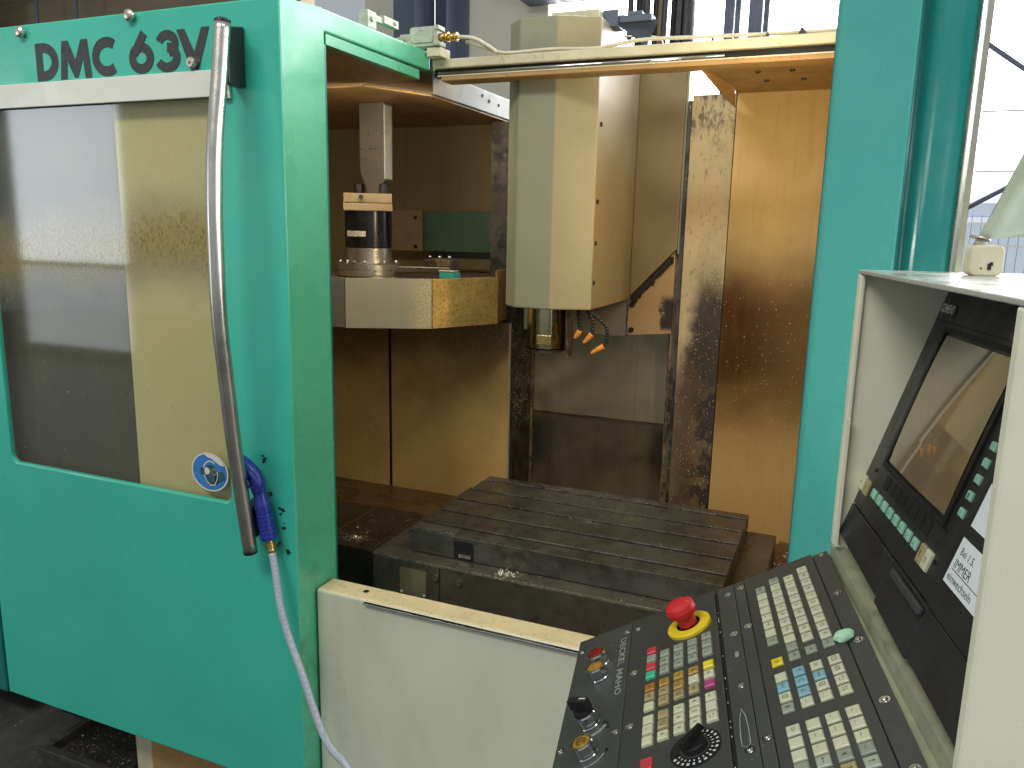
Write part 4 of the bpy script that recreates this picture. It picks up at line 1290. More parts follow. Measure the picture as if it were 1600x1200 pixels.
mb = MB().box(0, .014, 0, .26, -.386, -.004)
mb.box(.0145, .020, 0.0, .006, -.384, -.006)
conb(mb, "side_plate", M_PENDANT, bevel=.0015)
mb = MB().box(.488, .502, 0, .30, -.62, -.004)
conb(mb, "side_plate", M_PENDANT, bevel=.0025)
mb = MB().box(.0005, .5015, 0.0, .26, -.0035, .002)
conb(mb, "top_plate", M_PENDANT_TOP, bevel=.0012)
mb = MB().box(.0145, .4875, .14, .146, -.62, -.005)
conb(mb, "back_plate", M_PENDANT)
mb = MB().box(.0, .4875, .001, .135, -.47, -.391)
conb(mb, "gutter_shelf", M_GUTTER)
conb(MB().box(.0145, .4875, -.0165, .0035, -.47, -.4125), "gutter_front", M_GUTTER)
MB().box(.0145, .4875, .024, .030, -.3905, -.384).build("gutter_rib", M_GUTTER, con)
MB().box(.020, .026, .0005, .004, -.384, -.20).build("inner_flange", M_PENDANT, con)
conb(MB().box(.14, .36, .02, .138, -1.5755, -.42), "pedestal", M_PENDANT, bevel=.01)

# ---- screen panel (own frame: x to the right, y up the panel, z towards the operator)
TP = math.atan2(1.0, .30)
sp_mb = MB()
sp_mb.box(.0145, .4875, -.2985, .034, -.012, 0)
sc_p = sp_mb.build("screen_panel", [M_SCREEN_PANEL], con, local=True, loc=(0, .107, -.033 + CZ), rot=(TP, 0, 0), bevel=.0015)


def scb(mb, name, m, **k):
    return mb.build(name, m, sc_p, local=True, **k)


SU0, SU1, SV0, SV1 = .078, .283, -.2165, -.0425
mb = MB()
for x0, x1, y0, y1 in ((SU0 - .012, SU0 - .0035, SV0 - .010, SV1 + .010), (SU1 + .0035, SU1 + .012, SV0 - .010, SV1 + .010),
                       (SU0 - .0034, SU1 + .0034, SV1 + .0035, SV1 + .010), (SU0 - .0034, SU1 + .0034, SV0 - .010, SV0 - .0035)):
    mb.box(x0, x1, y0, y1, .0003, .0035)
scb(mb, "bezel", M_SEAM)
mb = MB()
N_ = 14
for i in range(N_):
    for j in range(10):
        def P(a, b):
            x = SU0 + (SU1 - SU0) * a / N_; y = SV0 + (SV1 - SV0) * b / 10
            u_ = (a / N_ - .5) * 2; v_ = (b / 10 - .5) * 2
            return (x, y, .0015 + .004 * (1 - .5 * u_ * u_ - .5 * v_ * v_))
        mb.face([P(i, j), P(i + 1, j), P(i + 1, j + 1), P(i, j + 1)], 0, True)
so = scb(mb, "screen", M_SCREEN)
weld(so)
for p in so.data.polygons:
    p.use_smooth = True
# header strip and logo
scb(MB().box(.0155, .4865, -.0275, -.0262, .0002, .0010), "header_groove", M_SEAM)
scb(MB().box(.018, .072, -.021, -.0045, .0002, .0012), "logo_plate", M_SCREEN_PANEL)
vs_, fs_ = text_mesh("SIEMENS", .0150, .0003)
mb = MB(); mb.faces([(x * .78 + .044, y - .0115, .0016) for x, y, z in vs_], fs_)
scb(mb, "lettering", M_WHITE_PRINT)
# dark label windows under the screen and the groove round the softkey field
for k in range(8):
    x = .093 + k * .0222
    scb(MB().box(x, x + .0165, -.2495, -.2320, .0002, .0012), "label_window", M_SEAM, bevel=.0004)
scb(MB().box(SU0 - .01, SU1 + .02, -.2285, -.2272, .0002, .0012), "groove", M_SEAM)


def keycap(w, h, t, chamfer=.0014):
    mb = MB()
    a = [(-w / 2, -h / 2), (w / 2, -h / 2), (w / 2, h / 2), (-w / 2, h / 2)]

    def ring(ins, z):
        return [(x - math.copysign(ins, x), y - math.copysign(ins, y), z) for x, y in a]
    rs = [ring(0, 0), ring(.0003, t * .72), ring(chamfer, t)]
    vs, fs = [], []
    for r_ in rs:
        vs += r_
    for k in range(2):
        for j in range(4):
            fs.append((k * 4 + j, k * 4 + (j + 1) % 4, k * 4 + 4 + (j + 1) % 4, k * 4 + 4 + j))
    fs.append((8, 9, 10, 11))
    mb.faces(vs, fs)
    return mb


KM = {
    'w': paint("key_cream", (0.56, 0.56, 0.38), 0.45, var=0.06, vscale=40, dirt=(160, 0.6, 0.8, (0.30, 0.30, 0.18), 0.3)),
    'g': paint("key_grey", (0.27, 0.30, 0.23), 0.45, var=0.08, vscale=40),
    'n': paint("key_greygreen", (0.33, 0.39, 0.29), 0.45, var=0.08, vscale=40),
    'b': paint("key_blue", (0.20, 0.40, 0.45), 0.45, var=0.08, vscale=40),
    'y': paint("key_yellow", (0.78, 0.64, 0.02), 0.4),
    'r': paint("key_red", (0.55, 0.045, 0.06), 0.4),
    't': paint("key_green", (0.05, 0.42, 0.22), 0.4),
    'm': paint("key_magenta", (0.40, 0.06, 0.19), 0.4),
    'a': paint("key_amber", (0.38, 0.24, 0.045), 0.35, var=0.12, vscale=60),
    'o': paint("key_dark_amber", (0.33, 0.15, 0.015), 0.35, var=0.12, vscale=60),
    'd': paint("key_tan", (0.34, 0.29, 0.13), 0.4, var=0.1, vscale=60),
    's': paint("softkey_green", (0.25, 0.50, 0.36), 0.4),
}
KEYMESH = {}


def key(parent, x, y, col, legend="", w=.0158, h=.0142, t=.0030, size=.0080, z=0.0):
    k = (col, legend, w, h)
    if k not in KEYMESH:
        mb = keycap(w, h, t)
        if legend:
            for part, (dx, dy) in legends(legend):
                if isinstance(part, str):
                    sz = size * (1 if len(part) <= 2 else .62 if len(part) == 3 else .5)
                    v_, f_ = text_mesh(part, sz)
                    mb.faces([(a + dx, b + dy, t + .0002) for a, b, c in v_], f_, 1)
                else:
                    ribbon(mb, part, .0007, lambda p: (p.x + dx, p.y + dy, t + .0002), False, 1)
        o = mb.build("key", [KM[col], M_INK], parent, local=True, loc=(x, y, z))
        KEYMESH[k] = o
        return o
    return inst(KEYMESH[k], parent, (x, y, z))


SYM = {
    '<rect>': [[(-.004, -.0025), (.004, -.0025), (.004, .0025), (-.004, .0025), (-.004, -.0025)], [(-.002, 0), (.002, 0)]],
    '<eyes>': [arc(-.002, 0, .0022, .0022, 0, 360, 10), arc(.002, 0, .0022, .0022, 0, 360, 10)],
    '<lines>': [[(-.004, .002), (.001, .002)], [(-.001, -.002), (.004, -.002)], [(.003, .001), (.004, .002)]],
    '<updn>': [[(-.002, -.003), (-.002, .003)], [(-.003, .0015), (-.002, .003), (-.001, .0015)], [(.002, -.003), (.002, .003)], [(.001, -.0015), (.002, -.003), (.003, -.0015)]],
    '<u>': [[(0, -.003), (0, .003)], [(-.0013, .0012), (0, .003), (.0013, .0012)]],
    '<dn>': [[(0, -.003), (0, .003)], [(-.0013, -.0012), (0, -.003), (.0013, -.0012)]],
    '<l>': [[(-.004, 0), (.004, 0)], [(-.0022, .0014), (-.004, 0), (-.0022, -.0014)]],
    '<r>': [[(-.004, 0), (.004, 0)], [(.0022, .0014), (.004, 0), (.0022, -.0014)]],
    '<page>': [[(-.0025, -.003), (.0025, -.003), (.0025, .003), (-.0025, .003), (-.0025, -.003)], [(-.001, .001), (.001, .001)], [(-.001, -.001), (.001, -.001)]],
    '<bars>': [[(-.002, -.0025), (-.002, .0025)], [(.0005, -.0025), (.0005, .0025)], [(.002, 0), (.004, 0)]],
    '<pow>': [arc(0, -.0003, .0026, .0026, 120, 420, 12), [(0, 0), (0, .003)]],
    '<star>': [[(-.002, -.002), (.002, .002)], [(-.002, .002), (.002, -.002)], [(0, -.0028), (0, .0028)]],
    '<dash>': [[(-.003, -.001), (.002, -.001)]],
    '<dot>': [[(-.0035, -.002), (-.002, -.002)], [(-.001, -.002), (0, -.002)]],
    '<wave>': [[(-.004, -.001), (-.002, .0018), (0, -.001), (.002, .0018), (.004, -.001)]],
    '<tool>': [[(-.0035, .002), (.0035, .002)], [(0, .002), (0, -.0028)], [(-.0015, -.0028), (.0015, -.0028)]],
}


def legends(s):
    if s in SYM:
        return [(p, (0, 0)) for p in SYM[s]]
    return [(s, (0, 0))]


# softkeys along the bottom and the right of the screen
key(sc_p, .0240, -.2655, 'w', "<l>", .0150, .021, t=.004)
key(sc_p, .0450, -.2665, 'd', "<r>", .0140, .021, t=.004)
for k in range(8):
    key(sc_p, .0775 + k * .0245, -.2650, 's', "<dash>" if k % 2 else "<dot>", .0150, .0120, t=.003)
key(sc_p, .2755, -.2665, 'd', "<u>", .0125, .022, t=.004)
key(sc_p, .2925, -.2665, 'w', "<tool>", .0150, .022, t=.004)
for k, yy in enumerate((-.2015, -.1825, -.164, -.146, -.128)):
    key(sc_p, .3145, yy, 's', "<star>" if k == 1 else "", .0115, .0095, t=.003)
mb = MB()
for x, y in ((.048, -.2395), (.306, -.262)):
    mb.cyl((x, y, .0001), (0, 0, 1), .0028, .0012, 10)
scb(mb, "screws", M_SEAM)
# right-hand cover strip that the notes are taped to
scb(MB().box(.335, .4870, -.2975, -.035, .0002, .0035), "side_strip", M_SCREEN_PANEL, bevel=.0012)
# lower flaps
fl = [(.0145, .213), (.2145, .3365), (.338, .4870)]
for i, (x0, x1) in enumerate(fl):
    mb = MB()
    yb = -.347 - .010 * (i > 0)
    mb.hexa([(x0, yb, -.012), (x1, yb - .004, -.012), (x1, -.3005, -.012), (x0, -.3005, -.012), (x0, yb, 0.001), (x1, yb - .004, 0.001), (x1, -.3005, 0.0005), (x0, -.3005, 0.0005)])
    scb(mb, "flap", M_SCREEN_PANEL, bevel=.0015)
scb(MB().box(.236, .336, -.3125, -.3040, .0012, .0075), "flap_grip", M_CONSOLE2, bevel=.002)


def note(lines, x0, y0, x1, y1, label):
    """paper slip lying on the screen panel: a thing of its own"""
    Mw = sc_mw
    mb = MB()
    z = .0041
    mb.box(x0, x1, y0, y1, z, z + .0003)
    for s_, cx, cy, sz in lines:
        v_, f_ = text_mesh(s_, sz)
        w_ = max(v[0] for v in v_) - min(v[0] for v in v_)
        mb.faces([(a + w_ / 2 + cx, b + cy, z + .0005) for a, b, c in v_], f_, 1)
    if lines:
        mb.box(x0 + .006, x1 - .01, (y0 + y1) / 2 - .0085, (y0 + y1) / 2 - .0077, z + .0004, z + .0006, 1)
    o = mb.build("note", [M_PAPER, M_PEN])
    o.matrix_world = Mw
    return tag(o, label, "note")


sc_mw = Matrix.Translation((.014, 1.17, 0)) @ Matrix.Rotation(CROT, 4, 'Z') @ Matrix.Translation((0, .107, -.033 + CZ)) @ Matrix.Rotation(TP, 4, 'X')
note([("Bei 1.5.", .355, -.229, .011), ("IMMER", .353, -.2425, .0135), ("einwechseln", .351, -.2565, .0120)], .3465, -.2645, .455, -.2165, "handwritten white paper note taped low on the dark screen panel")
note([], .349, -.2035, .455, -.158, "blank white paper slip just above the handwritten note")

# ---- keyboard desk (own frame: x along the desk, y up the slope, z out of it)
TH = math.atan(.556)
DESK = Matrix.Translation((0, -.003, -.402 + CZ)) @ Matrix.Rotation(TH, 4, 'X') @ Matrix.Rotation(-.021, 4, 'Z')
DE = DESK.to_euler()
DL = DESK.to_translation()


def desk_part(mb, name, m, **k):
    o = mb.build(name, m, con, local=True, loc=DL, rot=DE, **k)
    return o


UA, UB = -.010, .502
desk_part(MB().box(UA + .004, UB - .004, -.401, .0, -.06, -.0035), "desk_tray", M_SEAM)
strip_b = desk_part(MB().box(UA + .006, UB, -.0215, .0, -.003, .0), "mounting_strip", M_CONSOLE, bevel=.0006)
kbd = desk_part(MB().box(UA, UB, -.1268, -.0228, -.003, .0005), "keyboard_panel", M_CONSOLE, bevel=.0006)
strip_c = desk_part(MB().box(UA, UB, -.1432, -.1280, -.003, .0), "mounting_strip", M_CONSOLE2, bevel=.0006)
strip_d = desk_part(MB().box(UA, UB, -.1695, -.1442, -.003, .0), "mounting_strip", M_CONSOLE2, bevel=.0006)
mcp = desk_part(MB().box(UA, UB, -.3098, -.1745, -.003, .001), "machine_panel", M_CONSOLE, bevel=.0008)
dkp = desk_part(MB().box(UA, UB, -.4025, -.3108, -.003, .0005), "switch_panel", M_CONSOLE2, bevel=.0008)

scr0 = MB()
scr0.lathe((0, 0, 0), (0, 0, 1), [(.0058, 0), (.0058, .0003), (.0036, .0003), (.0034, .0015), (.0022, .0024), (.0008, .0024), (.0006, .0016), (0, .0016)], 12)


def screws(parent, pts, z=.0002):
    o = scr0.build("screw", M_CHROME, parent, local=True, loc=(*pts[0], z))
    for p in pts[1:]:
        inst(o, parent, (*p, z))


screws(strip_b, [(.003, -.0100), (.126, -.0104), (.246, -.0102), (.365, -.0104), (.47, -.0104)])
screws(strip_c, [(.127, -.1330), (.365, -.1340), (.012, -.1335)])
screws(strip_d, [(.134, -.1537), (.257, -.1543), (.376, -.1544), (.018, -.1540)])
screws(mcp, [(.1427, -.3001), (.2634, -.2995), (.02, -.30), (.40, -.2998)], .001)
screws(dkp, [(.0258, -.3956), (.2653, -.3955), (.2631, -.3191), (.015, -.319), (.42, -.3955)], .0005)
# slot covers: bright bits of wear along the gap, and a pale-rimmed pointed patch
mb = MB()
for k in range(14):
    x = g(.05, .42)
    mb.box(x, x + g(.001, .003), -.1733, -.1722, -.002, -.0010)
mb.build("wear_marks", M_CHIP, mcp, local=True)
mb = MB()
pw = [(.303, 0), (.318, .0035), (.335, .0046), (.352, .0050), (.367, .0046), (.3705, 0), (.367, -.0046), (.352, -.0050), (.335, -.0046), (.318, -.0035)]
mb.faces([(x, y - .1572, .0004) for x, y in pw], [tuple(range(10))[::-1]])
ribbon(mb, pw, .0012, lambda p: (p.x, p.y - .1572, .0007), True, 1)
mb.build("clear_pad", [M_CONSOLE2, M_FADED_PRINT], strip_d, local=True)
MB().prism(rrect(.180, .194, -.156, -.151, .0024, 3), 'z', .0002, .001).build("clear_pad", M_FADED_PRINT, strip_d, local=True)

# alphanumeric keyboard: columns of the photograph are rows of the desk
ROW = {'D': -.0425, 'C': -.0637, 'B': -.0845, 'A': -.1058}
P20 = .02030
top_row = "QWERTZUIOP"
for i, ch in enumerate(top_row):
    key(kbd, .0303 + P20 * i, ROW['D'], 'w', ch)
key(kbd, .2334, ROW['D'], 'g', "<l>")
for i, ch in enumerate("ASDFGHJKL"):
    key(kbd, .0411 + .0205 * i, ROW['C'], 'w', ch)
key(kbd, .2345, ROW['C'], 'g', "<r>")
key(kbd, .0324, ROW['B'], 'g', "<u>")
for i, ch in enumerate("YXCVBNM,."):
    key(kbd, .0522 + .0204 * i, ROW['B'], 'w' if i < 8 else 'g', ch)
key(kbd, .2358, ROW['B'], 'g', "<wave>")
lab = ["CTRL", "1", "<dash>", "<dot>", "<dash>", "<wave>", "", "<tool>"]
for i, ch in enumerate(lab):
    key(kbd, .0447 + .0204 * i, ROW['A'], 'g' if i in (0, 7) else 'w', ch)
key(kbd, .2369, ROW['A'], 'y', "<pow>")
U2 = (.2710, .2911, .3111, .3310)
for r_, cs, lg in (('A', 'wbwg', ("", "<l>", "<page>", "<star>")), ('B', 'bbbw', ("<u>", "C", "<dn>", "<dash>")),
                   ('C', 'wbww', ("<bars>", "<r>", "<page>", "<dot>")), ('D', 'wwww', ("<rect>", "<eyes>", "<lines>", "<updn>"))):
    for u_, c_, l_ in zip(U2, cs, lg):
        key(kbd, u_ - .0012 + (.0006 if r_ == 'D' else 0), ROW[r_], c_, l_)
U3 = (.3707, .3908, .4108, .4298, .4495, .4695)
for r_, cs, lg in (('A', 'wwwgnn', ("<bars>", "", "", "", "", "")), ('B', 'wwwndn', ("", "<dash>", "<dot>", "<l>", "", "")),
                   ('C', 'wwwgdn', ("<dot>", "<dash>", "", "<star>", "<u>", "")), ('D', 'wwwgnn', ("<dash>", "<dot>", "<dash>", "<dash>", "<u>", ""))):
    for u_, c_, l_ in zip(U3, cs, lg):
        key(kbd, u_ - .0015, ROW[r_], c_, l_, .0160, .0150)

# machine control panel keys
c5, c4, c3, c2, c1 = -.1915, -.2122, -.2326, -.2530, -.2730
P = .0207
for r_, u0, items in ((c5, .1190, [('g', "<wave>"), ('g', "<l>"), ('g', "<lines>"), None]),
                      (c4, .1215, [('g', ""), ('g', "<u>"), ('g', "<bars>")]),
                      (c3, .1225, [('g', "<r>"), ('g', "<page>"), ('g', "<tool>")]),
                      (c2, .1245, [('g', "<dot>"), ('g', "<star>"), ('g', "<lines>")]),
                      (c1, .1050, [('r', "<dash>"), ('g', "")])):
    for i, it in enumerate(items):
        if it:
            key(mcp, u0 + P * i, r_, it[0], it[1], .0150, .0140, t=.004, z=.001)
for r_, us, cs, lg in (
        (c5, (.1911, .2134, .2344, .2625, .2823, .3026), 'ywmwww', ("", "<bars>", "", "<dash>", "", "<lines>")),
        (c4, (.1933, .2136, .2353, .2633, .2834, .3037), 'awdwww', ("<star>", "", "<wave>", "4", "5", "6")),
        (c3, (.1925, .2144, .2354, .2653, .2846, .3049), 'aaadwww'[:1] + 'addwww'[1:] if False else 'aadwww', ("<lines>", "<rect>", "<page>", "7", "8", "9")),
        (c2, (.1957, .2163, .2366, .2655, .2853, .3063), 'addddw', ("<rect>", "<star>", "<tool>", "<lines>", "<updn>", "0")),
        (c1, (.1466, .1672, .1974, .2174, .2388, .2666), 'rtodww', ("<dash>", "", "<star>", "<wave>", "", "")),
        (c1, (.2863, .3072), 'ww', ("<dash>", ""))):
    for u_, c_, l_ in zip(us, cs, lg):
        key(mcp, u_, r_, c_, l_, .0152, .0142, t=.004, z=.001)
key(mcp, .3480, c1, 'r', "", .020, .0150, z=.001)

# override dial with printed scale
du, dv = .3455, -.2140
mb = MB()
mb.lathe((du, dv, .0012), (0, 0, 1), [(.0305, 0), (.0305, .0006), (.0, .0006)], 48, 0)
mb.lathe((du, dv, .0020), (0, 0, 1), [(.0175, 0), (.0175, .0012), (0, .0012)], 36, 2)
for k in range(19):
    a = math.radians(205 - 15 * k)
    c_, s_ = math.cos(a), math.sin(a)
    for r0, r1, w_ in ((.0195, .0222, .0008), (.0248, .0282, .0013 if k % 3 else .0017)):
        px, py = -s_ * w_, c_ * w_
        mb.face([(du + c_ * r0 + px, dv + s_ * r0 + py, .0022), (du + c_ * r0 - px, dv + s_ * r0 - py, .0022),
                 (du + c_ * r1 - px, dv + s_ * r1 - py, .0022), (du + c_ * r1 + px, dv + s_ * r1 + py, .0022)], 1)
dial = mb.build("override_scale", [M_BLACK, M_WHITE_PRINT, M_CONSOLE2], mcp, local=True)
mb = MB().lathe((du, dv, .0034), (0, 0, 1), [(.0160, 0), (.0155, .006), (.0145, .0075), (0, .0075)], 32)
ca = math.radians(140)
d1 = Vector((math.cos(ca), math.sin(ca), 0)); d2 = Vector((-d1.y, d1.x, 0))
o3 = Vector((du, dv, 0))
pts = [o3 - d1 * .0165 - d2 * .0055, o3 + d1 * .0215 - d2 * .0030, o3 + d1 * .0215 + d2 * .0030, o3 - d1 * .0165 + d2 * .0055]
top = [o3 - d1 * .0150 - d2 * .0040, o3 + d1 * .0190 - d2 * .0020, o3 + d1 * .0190 + d2 * .0020, o3 - d1 * .0150 + d2 * .0040]
mb.hexa([(p.x, p.y, .0111) for p in pts] + [(p.x, p.y, .0185) for p in top])
mb.build("override_knob", M_BLACK, mcp, local=True)

# emergency stop on the machine panel
eu, ev = .072, -.2155
mb = MB().lathe((eu, ev, .0012), (0, 0, 1), [(.0325, 0), (.0325, .004), (.0315, .005), (.018, .005)], 40)
mb.build("stop_ring", M_YELLOW, mcp, local=True)
mb = MB().lathe((eu, ev, .0064), (0, 0, 1), [(.0135, 0), (.0135, .016), (.0215, .018), (.0225, .024), (.0205, .031), (.013, .0355), (0, .037)], 32)
mb.build("stop_button", M_RED, mcp, local=True)

# switch panel: lamps, selector, key switch, lettering
def barrel(u_, s_, name, lens):
    mb = MB().lathe((u_, -s_, .0006), (0, 0, 1), [(.0155, 0), (.0155, .002), (.0148, .003), (.0148, .016), (.0140, .0178), (.0120, .0178), (.0120, .0168)], 36)
    mb.build(name, M_CHROME, dkp, local=True)
    if lens:
        mb = MB().lathe((u_, -s_, .0170), (0, 0, 1), [(.0120, 0), (.0110, .0012), (0, .0016)], 28)
        mb.build("lens", lens, dkp, local=True)


barrel(.0815, .3565, "lamp_barrel", M_REDLENS)
barrel(.1195, .3540, "lamp_barrel", M_AMBER)
barrel(.2285, .3575, "selector_barrel", M_BLACK)
barrel(.2895, .3540, "key_barrel", M_AMBER)
mb = MB()
vv = Vector((.2285, -.3575, 0))
sa = math.radians(62)
d1 = Vector((math.cos(sa), math.sin(sa), 0)); d2 = Vector((-d1.y, d1.x, 0))
b = [vv - d1 * .0155 - d2 * .0052, vv + d1 * .0155 - d2 * .0052, vv + d1 * .0155 + d2 * .0052, vv - d1 * .0155 + d2 * .0052]
mb.lathe((vv.x, vv.y, .0180), (0, 0, 1), [(.0135, 0), (.0130, .006), (0, .006)], 28)
mb.hexa([(p.x, p.y, .0242) for p in b] + [(p.x, p.y, .0390) for p in b])
mb.build("selector_handle", M_BLACK, dkp, local=True, bevel=.0012)
MB().hexa([(vv + d1 * .004 + d2 * -.001)[:2] + (.0392,), (vv + d1 * .0150 - d2 * .001)[:2] + (.0392,), (vv + d1 * .0150 + d2 * .001)[:2] + (.0392,), (vv + d1 * .004 + d2 * .001)[:2] + (.0392,),
           (vv + d1 * .004 - d2 * .001)[:2] + (.0396,), (vv + d1 * .0150 - d2 * .001)[:2] + (.0396,), (vv + d1 * .0150 + d2 * .001)[:2] + (.0396,), (vv + d1 * .004 + d2 * .001)[:2] + (.0396,)]).build("pointer_line", M_WHITE_PRINT, dkp, local=True)
mb = MB().lathe((.2895, -.3540, .0188), (0, 0, 1), [(.0072, 0), (.0070, .0006), (.0052, .0006)], 24)
mb.box(.2885, .2905, -.3590, -.3490, .0189, .0195)
mb.build("key_slot", M_BRASS, dkp, local=True)
mb = MB()
ribbon(mb, arc(.2295, -.3575, .026, .026, -10, 75, 12), .0045, lambda p: (p.x, p.y, .0009), False, 0)
ribbon(mb, arc(.2905, -.3540, .024, .024, -5, 70, 12), .0022, lambda p: (p.x, p.y, .0009), False, 0)
mb.build("position_arc", M_FADED_PRINT, dkp, local=True)
mb = MB()
for (u_, s_) in ((.2385, .3325), (.2470, .3300), (.2345, .3365), (.2935, .328)):
    mb.box(u_ - .0028, u_ + .0028, -s_ - .0020, -s_ + .0020, .0006, .0010)
mb.build("position_marks", M_BLACK, dkp, local=True)
vs_, fs_ = text_mesh("DECKEL MAHO", .0135, .0002)
wx = max(v[0] for v in vs_) - min(v[0] for v in vs_)
k_ = .150 / wx
mb = MB(); mb.faces([(x * k_ + .107, y - .3232, .0009) for x, y, z in vs_], fs_)
mb.build("lettering", M_FADED_PRINT, dkp, local=True)

# ---- things lying on the console
desk_mw = Matrix.Translation((.014, 1.17, 0)) @ Matrix.Rotation(CROT, 4, 'Z') @ DESK
import bmesh as _bm
bmx = _bm.new()
_bm.ops.create_icosphere(bmx, subdivisions=3, radius=1.0)
from mathutils import noise as mnoise
for v in bmx.verts:
    n_ = mnoise.noise(v.co * 1.6 + Vector((3, 1, 2))) * .35 + mnoise.noise(v.co * 4.5) * .14
    v.co = v.co * (1 + n_)
    v.co = Vector((v.co.x * .0085, v.co.y * .0118, max(v.co.z, -.5) * .0068 + .0034))
me = bpy.data.meshes.new("putty_lump")
bmx.to_mesh(me); bmx.free()
for p in me.polygons:
    p.use_smooth = True
me.materials.append(M_PUTTY)
o = bpy.data.objects.new("putty_lump", me)
C.objects.link(o)
o.matrix_world = desk_mw @ Matrix.Translation((.2348, -.0228, .0005))
tag(o, "pale green lump of putty stuck on the keyboard edge", "putty")

# document holder on top of the hood
ht = thing("stem_holder", "small beige plastic block with a round stem on the console top", "holder", (.150, 1.105, 1.578))
mb = MB()
pr = rrect(-.019, .019, 0, .0365, .008, 4)
pr = [(x, max(0, z)) for x, z in pr]
hd = Vector((.69, .72, 0)).normalized(); hn = Vector((hd.y, -hd.x, 0))
mb.prism(pr, 'y', -.011, .011)
bk = mb.build("block", M_BEIGE_PLASTIC, ht, local=True, rot=(0, 0, math.atan2(hd.y, hd.x) - .55), bevel=.002)
mb = MB().box(.0005, .0045, -.0118, -.0112, .0075, .0150); mb.box(-.0075, -.0055, -.0118, -.0112, .0085, .0100); mb.box(.0030, .0062, -.0118, -.0112, .0125, .0165)
mb.build("mark", M_BLACK, ht, local=True, rot=(0, 0, math.atan2(hd.y, hd.x) - .55))
MB().tube([(.142, 1.11, 1.612), (.1475, 1.114, 1.622)], .0060, 14).build("stem", M_BONE, ht)
MB().lathe((.1440, 1.1125, 1.6215), (.25, .1, 1), [(.0115, 0), (.012, .0008), (.0115, .0018), (0, .0018)], 20).build("collar", M_ALU, ht)
# fabric hood resting on the stem
mb = MB()
fa, fb, fr1, fr2, fh = map(Vector, ((.144, 1.12, 1.625), (.185, 1.16, 1.726), (.153, 1.10, 1.622), (.179, 1.10, 1.695), (.195, 1.14, 1.625)))
for quad in (((fa, fr1), (fa + (fb - fa) * 1.9, fr1 + (fr2 - fr1) * 1.9)), ((fr1, fr1 + (fh - fr1) * .05), (fr1 + (fr2 - fr1) * 1.9, fr1 + (fh - fr1) * 2.6))):
    (p00, p10), (p01, p11) = quad
    for i in range(8):
        for j in range(16):
            def Q(a, b):
                u_, v_ = a / 8, b / 16
                p = p00.lerp(p10, u_).lerp(p01.lerp(p11, u_), v_)
                w_ = math.sin(PI * u_) * .004 * math.sin(7 * v_ + 4 * u_) * min(1, v_ * 4)
                return (p + Vector((w_ * .3, -w_, w_ * .4)))[:]
            mb.face([Q(i, j), Q(i + 1, j), Q(i + 1, j + 1), Q(i, j + 1)], 0, True)
fab = mb.build("fabric_cover", M_FABRIC)
weld(fab)
sol = fab.modifiers.new("thickness", 'SOLIDIFY'); sol.thickness = .003
tag(fab, "pale green fabric cover hanging from the stem above the console", "cloth")

# ================================================================== AIR GUN
ag = thing("air_gun", "blue air blow gun hanging beside the door handle with a grey braided hose", "air gun", (-1.115, 1.29, .95))
ax0 = Vector((-1.0995, 1.288, .952)); ax1 = Vector((-1.121, 1.289, 1.052))
prof = [(.0, 0), (.0150, 0), (.0165, .003)]
L_ = (ax1 - ax0).length
k = .006
while k < L_ * .72:
    prof += [(.0170, k), (.0172, k + .0052), (.0158, k + .0060), (.0158, k + .0078)]
    k += .0092
prof += [(.0165, L_ * .76), (.0150, L_ * .86), (.0142, L_), (.0150, L_ + .01)]
MB().lathe(ax0, ax1 - ax0, prof, 22).build("grip", M_GUN, ag)
hp_ = smooth_path([(-1.1225, 1.289, 1.058), (-1.126, 1.288, 1.075), (-1.134, 1.287, 1.093), (-1.150, 1.286, 1.112), (-1.172, 1.285, 1.128)], 5)
MB().tube(hp_, [.0155 - .0045 * i / (len(hp_) - 1) + .003 * math.sin(PI * i / (len(hp_) - 1)) for i in range(len(hp_))], 16).build("body", M_GUN, ag)
MB().tube(smooth_path([(-1.112, 1.276, 1.062), (-1.108, 1.272, 1.078), (-1.122, 1.270, 1.098), (-1.140, 1.272, 1.112)], 5), [.0055] * 16, 10).build("trigger", M_GUN, ag)
MB().tube(smooth_path([(-1.135, 1.2735, 1.100), (-1.138, 1.268, 1.085), (-1.133, 1.270, 1.072), (-1.126, 1.274, 1.068)], 4), .0025, 8).build("trigger_guard", M_GUN, ag)
MB().lathe(ax0, ax0 - ax1, [(.0085, 0), (.0085, .010), (.0105, .010), (.0105, .017), (.0080, .018), (.0090, .024), (.0075, .030), (0, .030)], 8).build("fitting", M_BRASS, ag)
MB().tube([(-1.115, 1.3165, 1.045), (-1.117, 1.300, 1.045)], .005, 8).build("hook", M_RUBBER, ag)
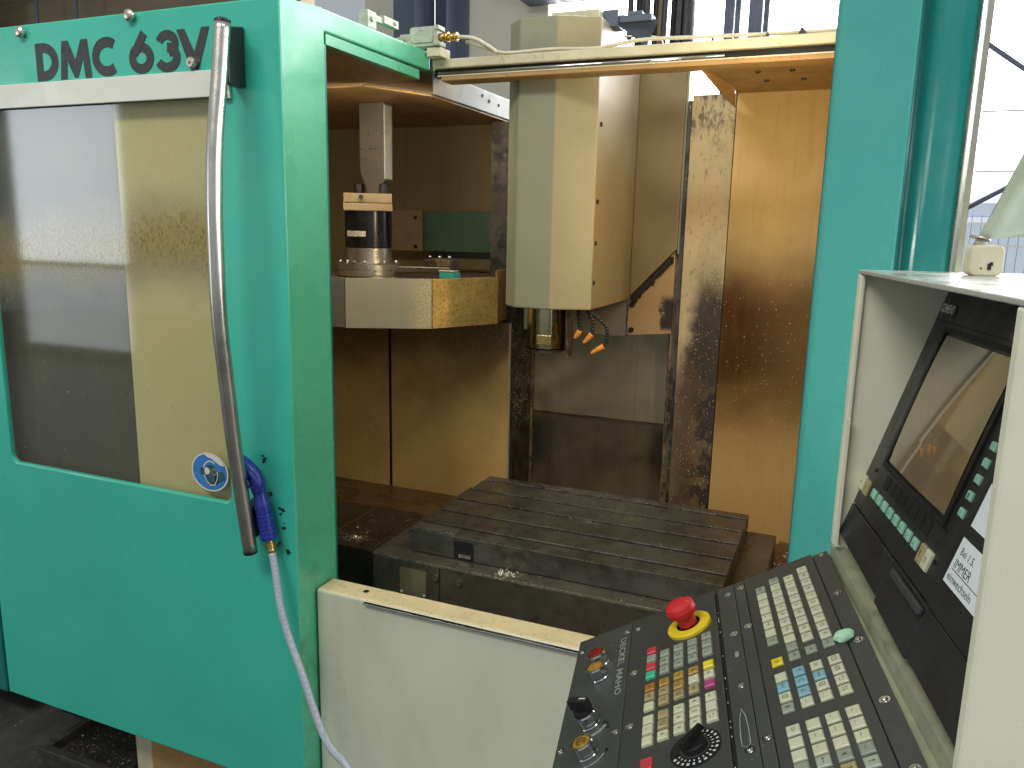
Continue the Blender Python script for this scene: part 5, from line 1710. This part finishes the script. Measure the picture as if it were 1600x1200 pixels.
MB().tube([(-1.095, 1.3165, .935), (-1.087, 1.300, .935)], .003, 8).build("hook", M_RUBBER, ag)
hs = [(-1.093, 1.2875, .922), (-1.084, 1.284, .89), (-1.064, 1.274, .807), (-1.040, 1.27, .74), (-1.004, 1.262, .673), (-.958, 1.255, .569), (-.925, 1.25, .523), (-.872, 1.248, .474), (-.80, 1.2, .36), (-.72, 1.15, .18), (-.66, 1.05, .03), (-.5, .9, .012), (-.2, .8, .012)]
MB().tube(smooth_path(hs, 8), .0079, 14).build("hose", M_HOSE, ag)
# black scuffs on the door paint where the gun rubs
mb = MB()
for (x, z, s_) in ((-1.086, 1.010, .005), (-1.082, .975, .004), (-1.073, .917, .002), (-1.130, 1.121, .004)):
    for k in range(7):
        dx, dz = random.gauss(0, s_ * .6), random.gauss(0, s_)
        r_ = g(.001, .0035)
        n_ = 6
        mb.face([(x + dx + r_ * 1.4 * math.cos(2 * PI * q / n_), DY - .0004 - .0002 * k, z + dz + r_ * math.sin(2 * PI * q / n_)) for q in range(n_)])
mb.build("scuff_marks", M_BLACKCHIP, door, kind="stuff")

# ================================================================== FLOOR THINGS
tr = thing("chip_tray", "black chip tray full of swarf on the floor under the door", "tray", (-1.92, 1.5, 0))
mb = MB().box(-2.03, -1.76, 1.365, 1.385, .0, .12)
mb.build("front_side", M_TRAY, tr)
MB().box(-2.035, -2.012, 1.3855, 1.72, .0, .118).build("left_side", M_TRAY, tr)
MB().box(-2.011, -1.755, 1.386, 1.72, .002, .088).build("bed", M_TRAY, tr)
MB().box(-2.036, -1.76, 1.358, 1.3645, .104, .124).build("rim", M_TRAY, tr, bevel=.002)
chips("swarf", 170, lambda: (g(-2.0, -1.77), g(1.39, 1.62), .089 + g(0, .01)), M_CHIP, .0015, .006, tr)
chips("swarf", 900, lambda: (g(-2.0, -1.77), g(1.39, 1.62), .089 + g(0, .012)), M_BLACKCHIP, .003, .010, tr)
o = chips("floor_chips", 60, lambda: (g(-2.6, -2.0), g(1.1, 1.6), .0), M_CHIP, .002, .005, None)
